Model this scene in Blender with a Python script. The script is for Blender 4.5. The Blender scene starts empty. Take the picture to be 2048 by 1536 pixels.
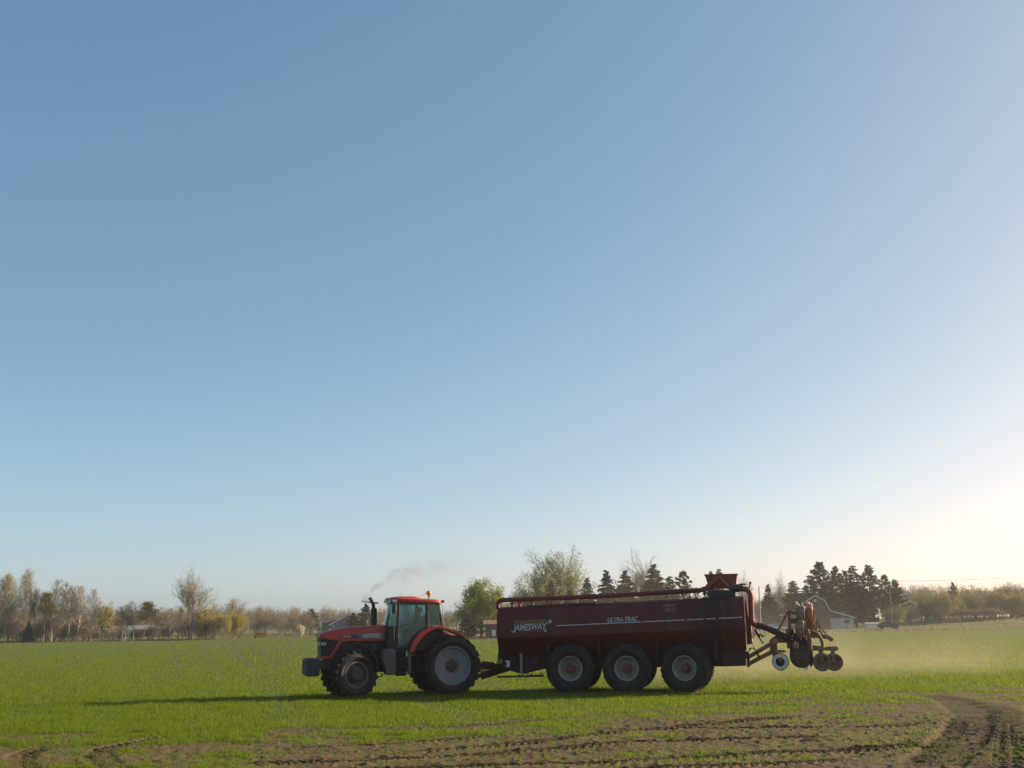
import bpy, math, random
import numpy as np
from mathutils import Matrix, Vector

# ------------------------------------------------------------------ camera, world, sun, exposure
S = bpy.context.scene
COL = S.collection
F_PX, CAM_H, HORIZON = 2200.0, 2.45, 1248.0            # focal length and horizon row in photo pixels (2048 wide)
ROLL = math.radians(0.75)
PITCH = math.atan((HORIZON - 768) / F_PX)
fwd = np.array([0, math.cos(PITCH), math.sin(PITCH)])
up0 = np.array([0, -math.sin(PITCH), math.cos(PITCH)])
rt0 = np.array([1.0, 0, 0])
cr, sr = math.cos(ROLL), math.sin(ROLL)
rgt = cr * rt0 - sr * up0
upv = sr * rt0 + cr * up0
CAM = np.array([0, 0, CAM_H])
cam_data = bpy.data.cameras.new('camera')
cam = bpy.data.objects.new('camera', cam_data)
COL.objects.link(cam)
cam_data.sensor_width = 36.0
cam_data.lens = 36.0 * F_PX / 2048
cam_data.clip_start = 0.1
cam_data.clip_end = 20000
cam.matrix_world = Matrix(((rgt[0], upv[0], -fwd[0], 0), (rgt[1], upv[1], -fwd[1], 0), (rgt[2], upv[2], -fwd[2], CAM_H), (0, 0, 0, 1)))
S.camera = cam

SUN_EL, SUN_AZ = math.radians(18.4), math.radians(71.5)     # azimuth from +Y towards +X
w = bpy.data.worlds.new("World")
S.world = w
w.use_nodes = True
nt = w.node_tree
bg = nt.nodes['Background']
sky = nt.nodes.new('ShaderNodeTexSky')
sky.sky_type = 'NISHITA'
sky.sun_disc = False
sky.sun_elevation = SUN_EL
sky.sun_rotation = SUN_AZ
sky.air_density = 0.5
sky.dust_density = 1.5
sky.ozone_density = 1.4
sep = nt.nodes.new('ShaderNodeSeparateColor')           # the camera's soft shoulder and white balance, one curve per channel
com = nt.nodes.new('ShaderNodeCombineColor')
nt.links.new(sky.outputs[0], sep.inputs[0])
for i_, (gain, gam) in enumerate(((2.14, .96), (1.50, .71), (1.18, .56))):
    a_ = nt.nodes.new('ShaderNodeMath')
    a_.operation = 'MULTIPLY'
    a_.inputs[1].default_value = .1
    b_ = nt.nodes.new('ShaderNodeMath')
    b_.operation = 'POWER'
    b_.inputs[1].default_value = gam
    c_ = nt.nodes.new('ShaderNodeMath')
    c_.operation = 'MULTIPLY'
    c_.inputs[1].default_value = gain / .181
    nt.links.new(sep.outputs[i_], a_.inputs[0])
    nt.links.new(a_.outputs[0], b_.inputs[0])
    nt.links.new(b_.outputs[0], c_.inputs[0])
    nt.links.new(c_.outputs[0], com.inputs[i_])
nt.links.new(com.outputs[0], bg.inputs[0])
bg.inputs[1].default_value = 0.08
sun_d = bpy.data.lights.new('sun', 'SUN')
sun_d.energy = 4.4
sun_d.angle = math.radians(0.53)
sun_d.color = (1.0, 0.83, 0.62)
sun = bpy.data.objects.new('sun', sun_d)
COL.objects.link(sun)
SUN_DIR = Vector((math.cos(SUN_EL) * math.sin(SUN_AZ), math.cos(SUN_EL) * math.cos(SUN_AZ), math.sin(SUN_EL)))
sun.rotation_euler = SUN_DIR.to_track_quat('Z', 'Y').to_euler()
sun.location = SUN_DIR * 200
S.view_settings.view_transform = 'Standard'
S.view_settings.look = 'None'
S.view_settings.exposure = 1.18
S.view_settings.gamma = 1.0
S.view_settings.use_curve_mapping = False
S.render.engine = 'CYCLES'
S.cycles.use_denoising = True
S.cycles.max_bounces = 8
S.cycles.transparent_max_bounces = 24
S.cycles.volume_bounces = 1
S.cycles.volume_step_rate = 1.0


# ------------------------------------------------------------------ terrain and photo-to-ground helper
def sstep(a, b, v):
    t = np.clip((v - a) / (b - a), 0, 1)
    return t * t * (3 - 2 * t)


def terrain(x, y):
    a = np.interp(x, [25, 50, 81, 109, 150, 400], [0, .2, .4, .9, 1.5, 2.0])
    b = np.interp(x, [98, 118, 140, 400], [0, 1.2, 1.1, 1.0])
    return a * sstep(130, 232, y) + b * sstep(245, 310, y)


def ray(px, py):
    d = fwd * F_PX + rgt * (px - 1024) + upv * (768 - py)
    return d / np.linalg.norm(d)


def ground_at(px, py):
    d = ray(px, py)
    t = (0 - CAM[2]) / d[2]
    return CAM + t * d


def proj(p):
    v = np.asarray(p, float) - CAM
    z = v @ fwd
    return 1024 + F_PX * (v @ rgt) / z, 768 - F_PX * (v @ upv) / z


def spot(px, D):
    """ground point at distance D (world y) seen in column px"""
    x = 0.0
    for _ in range(12):
        q = proj((x, D, float(terrain(x, D))))
        x += (px - q[0]) * D / F_PX
    return x, D, float(terrain(x, D))


def height_to(px, D, ytop):
    x, y, z = spot(px, D)
    h = 5.0
    for _ in range(12):
        q = proj((x, y, z + h))
        h += (q[1] - ytop) * D / F_PX
    return h


# ------------------------------------------------------------------ object helpers
def tag(o, label=None, cat=None, group=None, kind=None):
    if label: o['label'] = label
    if cat: o['category'] = cat
    if group: o['group'] = group
    if kind: o['kind'] = kind
    return o


def empty(name, parent=None, loc=(0, 0, 0), rz=0.0):
    o = bpy.data.objects.new(name, None)
    o.empty_display_size = 0.2
    COL.objects.link(o)
    o.parent = parent
    o.location = loc
    o.rotation_euler = (0, 0, rz)
    return o


def mesh_obj(name, me, parent=None):
    o = bpy.data.objects.new(name, me)
    COL.objects.link(o)
    o.parent = parent
    return o


class MB:
    def __init__(self):
        self.V, self.Fc, self.M = [], [], []

    def add(self, verts, faces, mi=0):
        b = len(self.V)
        self.V += [tuple(float(c) for c in v) for v in verts]
        self.Fc += [tuple(b + i for i in f) for f in faces]
        self.M += [mi] * len(faces)
        return self

    def box(self, c, s, rot=None, mi=0):
        vs = []
        for sx in (-.5, .5):
            for sy in (-.5, .5):
                for sz in (-.5, .5):
                    v = Vector((sx * s[0], sy * s[1], sz * s[2]))
                    if rot is not None: v = rot @ v
                    vs.append(v + Vector(c))
        return self.add(vs, [(0, 1, 3, 2), (4, 6, 7, 5), (0, 4, 5, 1), (2, 3, 7, 6), (0, 2, 6, 4), (1, 5, 7, 3)], mi)

    def bar(self, a, b, wy, wz, mi=0):
        """rectangular bar from a to b; wy across (y), wz the other way"""
        a, b = Vector(a), Vector(b)
        d = b - a
        x = d.normalized()
        y = Vector((0, 1, 0)) if abs(x.y) < .95 else Vector((1, 0, 0))
        z = x.cross(y).normalized()
        y = z.cross(x)
        R = Matrix((x, y, z)).transposed()
        return self.box((a + b) / 2, (d.length, wy, wz), R, mi)

    def tube(self, pts, r, n=8, cap=True, mi=0):
        P = [Vector(p) for p in pts]
        rr = r if isinstance(r, (list, tuple)) else [r] * len(P)
        vs, fs = [], []
        prev = None
        for i, p in enumerate(P):
            t = (P[min(i + 1, len(P) - 1)] - P[max(i - 1, 0)]).normalized()
            if prev is None:
                a = Vector((0, 0, 1)) if abs(t.z) < .9 else Vector((1, 0, 0))
                u = t.cross(a).normalized()
            else:
                u = (prev - t * prev.dot(t))
                u = u.normalized() if u.length > 1e-6 else t.orthogonal().normalized()
            prev = u
            v = t.cross(u)
            for k in range(n):
                a = 2 * math.pi * k / n
                vs.append(p + (u * math.cos(a) + v * math.sin(a)) * rr[i])
        for i in range(len(P) - 1):
            for k in range(n):
                fs.append((i * n + k, i * n + (k + 1) % n, (i + 1) * n + (k + 1) % n, (i + 1) * n + k))
        if cap:
            fs.append(tuple(range(n))[::-1])
            fs.append(tuple((len(P) - 1) * n + k for k in range(n)))
        return self.add(vs, fs, mi)

    def lathe(self, prof, n=48, c=(0, 0, 0), mi=0, axis='Y'):
        """profile of (radius, height) revolved around an axis through c"""
        vs, fs = [], []
        for (r, h) in prof:
            for k in range(n):
                a = 2 * math.pi * k / n
                ca, sa = r * math.cos(a), r * math.sin(a)
                if axis == 'Y': vs.append((c[0] + ca, c[1] + h, c[2] + sa))
                elif axis == 'Z': vs.append((c[0] + ca, c[1] + sa, c[2] + h))
                else: vs.append((c[0] + h, c[1] + ca, c[2] + sa))
        for i in range(len(prof) - 1):
            for k in range(n):
                fs.append((i * n + k, i * n + (k + 1) % n, (i + 1) * n + (k + 1) % n, (i + 1) * n + k))
        return self.add(vs, fs, mi)

    def prism(self, poly, y0, y1, mi=0):
        n = len(poly)
        vs = [(x, y0, z) for x, z in poly] + [(x, y1, z) for x, z in poly]
        fs = [tuple(range(n)), tuple(range(2 * n - 1, n - 1, -1))]
        for i in range(n):
            j = (i + 1) % n
            fs.append((i, i + n, j + n, j))
        return self.add(vs, fs, mi)

    def loft(self, secs, caps=True, mi=0, closed=True):
        n = len(secs[0])
        vs = [p for s in secs for p in s]
        fs = []
        for i in range(len(secs) - 1):
            for k in range(n if closed else n - 1):
                fs.append((i * n + k, i * n + (k + 1) % n, (i + 1) * n + (k + 1) % n, (i + 1) * n + k))
        if caps:
            fs.append(tuple(range(n))[::-1])
            fs.append(tuple((len(secs) - 1) * n + k for k in range(n)))
        return self.add(vs, fs, mi)

    def mesh(self, name, mats, smooth=None):
        me = bpy.data.meshes.new(name)
        me.from_pydata(self.V, [], self.Fc)
        for m in (mats if isinstance(mats, (list, tuple)) else [mats]):
            me.materials.append(m)
        me.polygons.foreach_set('material_index', self.M)
        me.validate()
        import bmesh
        bm = bmesh.new()
        bm.from_mesh(me)
        bmesh.ops.recalc_face_normals(bm, faces=bm.faces)
        bm.to_mesh(me)
        bm.free()
        if smooth:
            me.polygons.foreach_set('use_smooth', [True] * len(me.polygons))
            me.set_sharp_from_angle(angle=math.radians(smooth))
        return me

    def build(self, name, mats, parent=None, smooth=None, bevel=0.0):
        o = mesh_obj(name, self.mesh(name, mats, smooth), parent)
        if bevel:
            b = o.modifiers.new('bevel', 'BEVEL')
            b.width = bevel
            b.segments = 2
            b.limit_method = 'ANGLE'
            b.angle_limit = math.radians(35)
        return o


def curve_pts(pts, n=6):
    """Catmull-Rom through points"""
    P = [Vector(p) for p in pts]
    P = [P[0] * 2 - P[1]] + P + [P[-1] * 2 - P[-2]]
    out = []
    for i in range(1, len(P) - 2):
        for k in range(n):
            t = k / n
            a, b, c, d = P[i - 1], P[i], P[i + 1], P[i + 2]
            out.append(.5 * ((2 * b) + (c - a) * t + (2 * a - 5 * b + 4 * c - d) * t * t + (3 * b - a - 3 * c + d) * t ** 3))
    out.append(P[-2])
    return out


# ------------------------------------------------------------------ materials
def new_mat(name):
    m = bpy.data.materials.new(name)
    m.use_nodes = True
    n = m.node_tree
    return m, n, n.nodes['Principled BSDF'], n.nodes['Material Output']


def N(n, t, **kw):
    x = n.nodes.new(t)
    for k, v in kw.items():
        if k == 'op': x.operation = v
        elif k == 'blend': x.blend_type = v
        elif k == 'data': x.data_type = v
        else: x.inputs[k].default_value = v
    return x


def mix_rgb(n, fac, a, b, blend='MIX'):
    x = n.nodes.new('ShaderNodeMix')
    x.data_type = 'RGBA'
    x.blend_type = blend
    for s, v in ((x.inputs[0], fac), (x.inputs[6], a), (x.inputs[7], b)):
        if isinstance(v, bpy.types.NodeSocket): n.links.new(v, s)
        elif isinstance(v, (int, float)): s.default_value = v
        else: s.default_value = (*v, 1) if len(v) == 3 else v
    return x.outputs[2]


def noise(n, scale, detail=4, rough=.55, vec=None, coord='Object'):
    t = n.nodes.new('ShaderNodeTexNoise')
    t.inputs['Scale'].default_value = scale
    t.inputs['Detail'].default_value = detail
    t.inputs['Roughness'].default_value = rough
    if vec is None:
        c = n.nodes.new('ShaderNodeTexCoord')
        vec = c.outputs[coord]
    n.links.new(vec, t.inputs['Vector'])
    return t.outputs['Fac']


def ramp(n, fac, lo, hi):
    x = n.nodes.new('ShaderNodeMapRange')
    x.inputs[1].default_value, x.inputs[2].default_value = lo, hi
    n.links.new(fac, x.inputs[0])
    return x.outputs[0]


def paint(name, col, rough=.35, dirt=.35, dirt_col=(.14, .10, .065), scale=1.3, metal=0.0, var=.12, coat=0.0, bump=0.0):
    m, n, p, o = new_mat(name)
    f1 = noise(n, scale, 6, .65)
    f2 = noise(n, scale * 9, 4, .6)
    base = mix_rgb(n, ramp(n, f2, .3, .7), tuple(c * (1 - var) for c in col), tuple(min(1, c * (1 + var)) for c in col))
    d = N(n, 'ShaderNodeMath', op='MULTIPLY')
    n.links.new(ramp(n, f1, .42, .75), d.inputs[0])
    d.inputs[1].default_value = dirt
    c = mix_rgb(n, d.outputs[0], base, dirt_col)
    n.links.new(c, p.inputs['Base Color'])
    r = N(n, 'ShaderNodeMapRange')
    n.links.new(f1, r.inputs[0])
    r.inputs[3].default_value = max(.05, rough - .08)
    r.inputs[4].default_value = min(1, rough + .3)
    n.links.new(r.outputs[0], p.inputs['Roughness'])
    p.inputs['Metallic'].default_value = metal
    p.inputs['Coat Weight'].default_value = coat
    if bump:
        b = N(n, 'ShaderNodeBump', Strength=bump, Distance=.02)
        n.links.new(f2, b.inputs['Height'])
        n.links.new(b.outputs[0], p.inputs['Normal'])
    return m


def leaf_mat(name, col, trans=.5, var=.35, col2=None):
    """thin leaf / blade: diffuse plus translucent, varied from leaf to leaf"""
    m, n, p, o = new_mat(name)
    n.nodes.remove(p)
    g = n.nodes.new('ShaderNodeNewGeometry')
    c2 = col2 or tuple(c * (1 + var) for c in col)
    c1 = tuple(c * (1 - var) for c in col)
    c = mix_rgb(n, g.outputs['Random Per Island'], c1, c2)
    d = n.nodes.new('ShaderNodeBsdfDiffuse')
    t = n.nodes.new('ShaderNodeBsdfTranslucent')
    n.links.new(c, d.inputs[0])
    n.links.new(c, t.inputs[0])
    x = n.nodes.new('ShaderNodeMixShader')
    x.inputs[0].default_value = trans
    n.links.new(d.outputs[0], x.inputs[1])
    n.links.new(t.outputs[0], x.inputs[2])
    n.links.new(x.outputs[0], o.inputs[0])
    return m


def glass_mat(name, tint, gloss=.12):
    m, n, p, o = new_mat(name)
    n.nodes.remove(p)
    t = n.nodes.new('ShaderNodeBsdfTransparent')
    t.inputs[0].default_value = (*tint, 1)
    g = n.nodes.new('ShaderNodeBsdfGlossy')
    g.inputs[0].default_value = (.8, .9, .9, 1)
    g.inputs[1].default_value = .05
    f = n.nodes.new('ShaderNodeFresnel')
    f.inputs[0].default_value = 1.45
    a = N(n, 'ShaderNodeMath', op='ADD')
    n.links.new(f.outputs[0], a.inputs[0])
    a.inputs[1].default_value = gloss
    x = n.nodes.new('ShaderNodeMixShader')
    n.links.new(a.outputs[0], x.inputs[0])
    n.links.new(t.outputs[0], x.inputs[1])
    n.links.new(g.outputs[0], x.inputs[2])
    n.links.new(x.outputs[0], o.inputs[0])
    return m


def tyre_mat(name, col, dust):
    m, n, p, o = new_mat(name)
    f = noise(n, 5, 6, .7)
    c = mix_rgb(n, ramp(n, f, .35, .75), col, dust)
    n.links.new(c, p.inputs['Base Color'])
    p.inputs['Roughness'].default_value = .8
    p.inputs['Specular IOR Level'].default_value = .3
    return m


M = {}
M['red'] = paint('tractor_red_paint', (.37, .026, .011), .42, .25, coat=.1)
M['orange'] = paint('cab_roof_paint', (.42, .045, .016), .42, .3, coat=.1)
M['black'] = paint('black_plastic', (.018, .018, .018), .5, .35, (.07, .055, .04))
M['grille'] = paint('grille_mesh', (.012, .012, .013), .45, .3, (.05, .04, .03), 8, bump=.6)
M['dark_metal'] = paint('dark_greasy_metal', (.03, .028, .026), .6, .5, (.08, .06, .045), 3)
M['grey_plastic'] = paint('grey_plastic', (.065, .068, .075), .55, .35, (.09, .075, .06))
M['silver'] = paint('silver_rim_paint', (.15, .165, .19), .5, .75, (.10, .085, .07), 2.6)
M['grey_rim'] = paint('grey_rim_paint', (.10, .11, .12), .5, .6, (.08, .065, .05), 3)
M['weight'] = paint('cast_weight_paint', (.035, .037, .04), .6, .4, (.06, .05, .04))
M['maroon'] = paint('tank_maroon_paint', (.042, .008, .009), .75, .25, (.045, .022, .018), 1.1)
M['rust_dark'] = paint('rusty_dark_steel', (.055, .036, .026), .75, .7, (.14, .095, .06), 4)
M['rust_tyre'] = paint('dusty_orange_rubber', (.26, .11, .06), .8, .8, (.34, .22, .13), 4)
M['rust_red'] = paint('faded_red_paint', (.24, .045, .028), .5, .45, (.16, .10, .065), 3)
M['pipe_red'] = paint('pipe_red_paint', (.15, .018, .017), .4, .3, (.10, .06, .045), 2)
M['toolbar_red'] = paint('toolbar_red_paint', (.24, .08, .045), .65, .85, (.30, .20, .12), 4)
M['dusty'] = paint('dusty_brown_steel', (.15, .085, .05), .8, .9, (.32, .22, .13), 5)
M['tan_tyre'] = paint('dust_caked_rubber', (.17, .13, .09), .85, .95, (.36, .27, .17), 6)
M['hose'] = paint('black_rubber_hose', (.02, .019, .018), .6, .5, (.10, .07, .05), 4)
M['cream'] = paint('cream_rim_paint', (.34, .32, .26), .55, .85, (.17, .125, .085), 3.2)
M['hub_red'] = paint('hub_red_paint', (.20, .035, .025), .5, .4)
M['white'] = paint('white_paint', (.72, .72, .68), .5, .2, (.3, .25, .2))
M['grey_white'] = paint('weathered_white_boards', (.42, .43, .43), .7, .3, (.3, .27, .22), .6)
M['letter'] = paint('silver_lettering', (.50, .50, .50), .5, .35, (.18, .10, .09), 6)
M['letter_worn'] = paint('worn_lettering', (.30, .22, .22), .6, .7, (.15, .05, .05), 12)
M['gold'] = paint('gold_stripe', (.38, .26, .11), .5, .4, (.15, .06, .05), 8)
M['white_wall'] = paint('white_ring_paint', (.70, .66, .58), .5, .3)
M['chrome'] = paint('bare_steel', (.5, .5, .48), .3, .3, metal=.7)
M['glass'] = glass_mat('cab_glass', (.55, .72, .73), .03)
M['lamp_glass'] = paint('lamp_lens', (.55, .58, .56), .15, .1)
M['amber'] = paint('amber_lens', (.75, .16, .02), .2, .1)
M['yellow'] = paint('clip_highlight_peach', (.55, .40, .22), .5, .2)  # pale peach paints the bright highlights onto the wing clips
M['tyre_t'] = tyre_mat('tractor_tyre_rubber', (.013, .012, .012), (.040, .033, .027))
M['tyre_k'] = tyre_mat('tanker_tyre_rubber', (.013, .014, .016), (.042, .038, .034))
M['seat'] = paint('cab_seat_fabric', (.03, .03, .034), .8, .2)
M['bark'] = paint('grey_bark', (.13, .105, .085), .9, .5, (.07, .055, .045), 2)
M['bark_dark'] = paint('dark_bark', (.06, .046, .038), .9, .4, (.10, .085, .07), 2)
M['bark_white'] = paint('white_birch_bark', (.36, .33, .29), .8, .75, (.09, .07, .06), 1.2)
M['twig'] = paint('bare_twigs', (.19, .155, .115), .9, .3, (.10, .075, .065), .4)
M['twig_grey'] = paint('grey_bare_twigs', (.20, .17, .135), .9, .3, (.10, .08, .07), .4)
M['twig_red'] = paint('reddish_bare_twigs', (.21, .14, .10), .9, .4, (.12, .085, .07), .4)
M['spray'] = leaf_mat('fine_twig_sprays', (.25, .21, .14), .3, .35)
M['spray_red'] = leaf_mat('reddish_twig_sprays', (.23, .175, .11), .3, .35)
M['bud'] = leaf_mat('pale_bud_leaves', (.32, .31, .15), .45)
M['bud_green'] = leaf_mat('yellow_green_buds', (.25, .27, .10), .5)
M['leaf_green'] = leaf_mat('spring_maple_leaves', (.21, .24, .035), .55, .5)
M['leaf_yellow'] = leaf_mat('yellow_willow_leaves', (.33, .28, .06), .5, .4)
M['leaf_olive'] = leaf_mat('olive_spring_leaves', (.16, .17, .05), .45, .4)
M['leaf_gold'] = leaf_mat('golden_spring_leaves', (.24, .20, .07), .5, .4)
M['leaf_blossom'] = leaf_mat('white_blossom', (.62, .58, .42), .4, .2)
M['needle'] = leaf_mat('dark_spruce_needles', (.035, .052, .032), .25, .5)
M['needle_pine'] = leaf_mat('pine_needles', (.040, .052, .024), .3, .5)
M['needle_brown'] = leaf_mat('olive_brown_needles', (.095, .082, .035), .3, .4)
M['siding'] = paint('blue_grey_siding', (.10, .135, .145), .7, .2, (.12, .12, .11), .3)
M['roof_dark'] = paint('dark_roof_shingles', (.055, .048, .05), .85, .4, (.09, .08, .075), .6)
M['trim'] = paint('white_trim', (.70, .70, .67), .6, .15)
M['window'] = paint('dark_window_glass', (.03, .04, .05), .12, .1)
M['brick'] = paint('red_brick', (.15, .085, .065), .85, .4, (.09, .06, .05), .8)
M['tile'] = paint('terracotta_roof', (.22, .10, .055), .8, .35, (.22, .13, .08), .8)
M['barn_red'] = paint('barn_red_boards', (.15, .065, .042), .8, .4, (.15, .075, .05), .5)
M['asphalt'] = paint('asphalt', (.06, .06, .06), .9, .4, (.10, .095, .085), .3)
M['galv'] = paint('galvanised_pole', (.30, .29, .27), .6, .4, (.18, .16, .14))
M['pole_wood'] = paint('pole_wood', (.15, .115, .085), .9, .4, (.12, .10, .08), .7)
M['wire'] = paint('wire', (.10, .09, .085), .7, .2)
M['car_silver'] = paint('silver_car_paint', (.42, .45, .50), .25, .1, coat=.5)
M['car_dark'] = paint('charcoal_car_paint', (.03, .03, .034), .22, .1, coat=.6)
M['skin'] = paint('skin', (.42, .25, .18), .6, .1)
M['hair'] = paint('dark_hair', (.02, .015, .012), .7, .1)
M['shirt'] = paint('navy_work_shirt', (.03, .045, .085), .85, .2)
M['trousers'] = paint('dark_trousers', (.03, .032, .04), .85, .2)


def tank_paint():
    m, n, p, o = new_mat('tank_side_paint')
    tc = n.nodes.new('ShaderNodeTexCoord')
    sx = n.nodes.new('ShaderNodeSeparateXYZ')
    n.links.new(tc.outputs['Object'], sx.inputs[0])
    f1 = noise(n, 1.3, 6, .65)
    f2 = noise(n, 14, 4, .6)
    base = mix_rgb(n, ramp(n, f2, .3, .7), (.088, .012, .013), (.112, .016, .016))
    base = mix_rgb(n, ramp(n, f1, .5, .9), base, (.105, .042, .034))
    # manure spilled down the rear end: vertical streaks with their own outline
    mp = n.nodes.new('ShaderNodeMapping')
    mp.inputs['Scale'].default_value = (2.2, .2, .18)
    n.links.new(tc.outputs['Object'], mp.inputs[0])
    st = noise(n, 1.6, 5, .6, mp.outputs[0])
    a = N(n, 'ShaderNodeMapRange')
    a.inputs[1].default_value, a.inputs[2].default_value = -1.9, -3.1
    n.links.new(sx.outputs[0], a.inputs[0])
    b = N(n, 'ShaderNodeMapRange')
    b.inputs[1].default_value, b.inputs[2].default_value = -4.25, -3.75
    n.links.new(sx.outputs[0], b.inputs[0])
    ab = N(n, 'ShaderNodeMath', op='MULTIPLY')
    n.links.new(a.outputs[0], ab.inputs[0])
    n.links.new(b.outputs[0], ab.inputs[1])
    s2 = N(n, 'ShaderNodeMath', op='MULTIPLY')
    n.links.new(ramp(n, st, .30, .55), s2.inputs[0])
    n.links.new(ab.outputs[0], s2.inputs[1])
    s3 = N(n, 'ShaderNodeMath', op='MULTIPLY')
    n.links.new(s2.outputs[0], s3.inputs[0])
    s3.inputs[1].default_value = .85
    c = mix_rgb(n, s3.outputs[0], base, (.032, .022, .018))
    # road dust on the lower skirt, darkened to paint in the shade under the belly
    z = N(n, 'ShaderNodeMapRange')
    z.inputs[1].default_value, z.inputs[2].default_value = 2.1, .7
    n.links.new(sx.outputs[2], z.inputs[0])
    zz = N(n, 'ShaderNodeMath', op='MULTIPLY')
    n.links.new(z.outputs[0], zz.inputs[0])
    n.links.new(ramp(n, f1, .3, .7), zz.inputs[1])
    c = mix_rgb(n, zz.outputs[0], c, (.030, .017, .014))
    n.links.new(c, p.inputs['Base Color'])
    rr = N(n, 'ShaderNodeMapRange')
    rr.inputs[3].default_value, rr.inputs[4].default_value = .48, .85
    p.inputs['Specular IOR Level'].default_value = .3
    n.links.new(s2.outputs[0], rr.inputs[0])
    n.links.new(rr.outputs[0], p.inputs['Roughness'])
    return m


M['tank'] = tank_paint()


# ------------------------------------------------------------------ ground, tracks, crop
_tab = np.random.default_rng(7).random((512, 512))


def vnoise(x, y, s, o=0):
    x = np.asarray(x) / s + 37.3 * (o + 1) + 500.0
    y = np.asarray(y) / s + 91.7 * (o + 1) + 500.0
    xi, yi = np.floor(x).astype(int), np.floor(y).astype(int)
    fx, fy = x - xi, y - yi
    fx, fy = fx * fx * (3 - 2 * fx), fy * fy * (3 - 2 * fy)
    g = lambda a, b: _tab[a % 512, b % 512]
    return (g(xi, yi) * (1 - fx) + g(xi + 1, yi) * fx) * (1 - fy) + (g(xi, yi + 1) * (1 - fx) + g(xi + 1, yi + 1) * fx) * fy


def fbm(x, y, s, o=0, n=4):
    v, a, t = 0, 1.0, 0
    for i in range(n):
        v = v + a * vnoise(x, y, s / 2 ** i, o + i * 3)
        t += a
        a *= .55
    return v / t


def field_edge(x):
    return np.interp(x, [-400, -110, -80, -55, -45, -25, -8, 10, 40, 60, 140, 400], [255, 240, 236, 262, 262, 205, 176, 174, 190, 204, 205, 215])


def dirt_mask(x, y):
    """0 = closed crop stand, 1 = bare driven-over headland"""
    edge = np.interp(x, [-20, -12, -7, -2, 1, 3.9, 8.8, 11.5, 20, 30], [27.5, 28.2, 28.0, 28.8, 30.6, 33.0, 36.5, 39.5, 44, 47])
    d = .86 * sstep(3.5, -8.5, y - edge) ** .8
    n = .55 * fbm(x * .38, y, 1.1, 2) + .45 * fbm(x, y, .38, 9)
    d = d + .30 * sstep(4.5, 8.0, x) * sstep(31, 24, y)
    return sstep(-.22, .22, d - np.clip((n - .27) / .46, 0.06, 1.2))


TRACKS = [  # photo pixels of each wheel track's centre line, half width, depth, lug height, lug pitch, evenness
    ([(1800, 1391), (1860, 1393), (1902, 1399), (1933, 1415), (1944, 1432), (1936, 1453), (1919, 1475), (1889, 1504), (1850, 1540)], .62, .065, .014, .24, .9),
    ([(1985, 1550), (1985, 1510), (1992, 1470), (1998, 1430), (1990, 1405)], .36, .022, .024, .34, .85),
    ([(2030, 1550), (2026, 1500), (2021, 1450), (2015, 1412)], .34, .022, .024, .34, .85),
    ([(600, 1545), (990, 1532), (1178, 1527), (1400, 1514), (1526, 1505), (1685, 1502), (1811, 1492), (1850, 1480)], .40, .075, .06, .21),
    ([(420, 1530), (700, 1522), (940, 1512), (1090, 1498), (1300, 1484), (1500, 1478), (1690, 1474)], .36, .065, .05, .20),
    ([(760, 1510), (1042, 1486), (1178, 1469), (1400, 1449), (1526, 1438), (1600, 1430)], .36, .065, .05, .20),
    ([(1180, 1462), (1400, 1456), (1685, 1455), (1800, 1450), (1830, 1440)], .34, .06, .045, .20),
    ([(700, 1470), (1000, 1447), (1250, 1430), (1450, 1412), (1650, 1402)], .34, .055, .04, .20),
    ([(420, 1468), (342, 1473), (239, 1490), (205, 1503), (198, 1517), (225, 1536), (280, 1550)], .32, .055, .03, .26),
    ([(60, 1550), (40, 1520), (70, 1500), (180, 1486)], .32, .05, .03, .26),
    ([(520, 1497), (760, 1490), (900, 1478), (1010, 1466)], .34, .055, .04, .20),
    ([(1180, 1545), (1420, 1533), (1640, 1524), (1760, 1522)], .40, .075, .06, .21),
]


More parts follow.
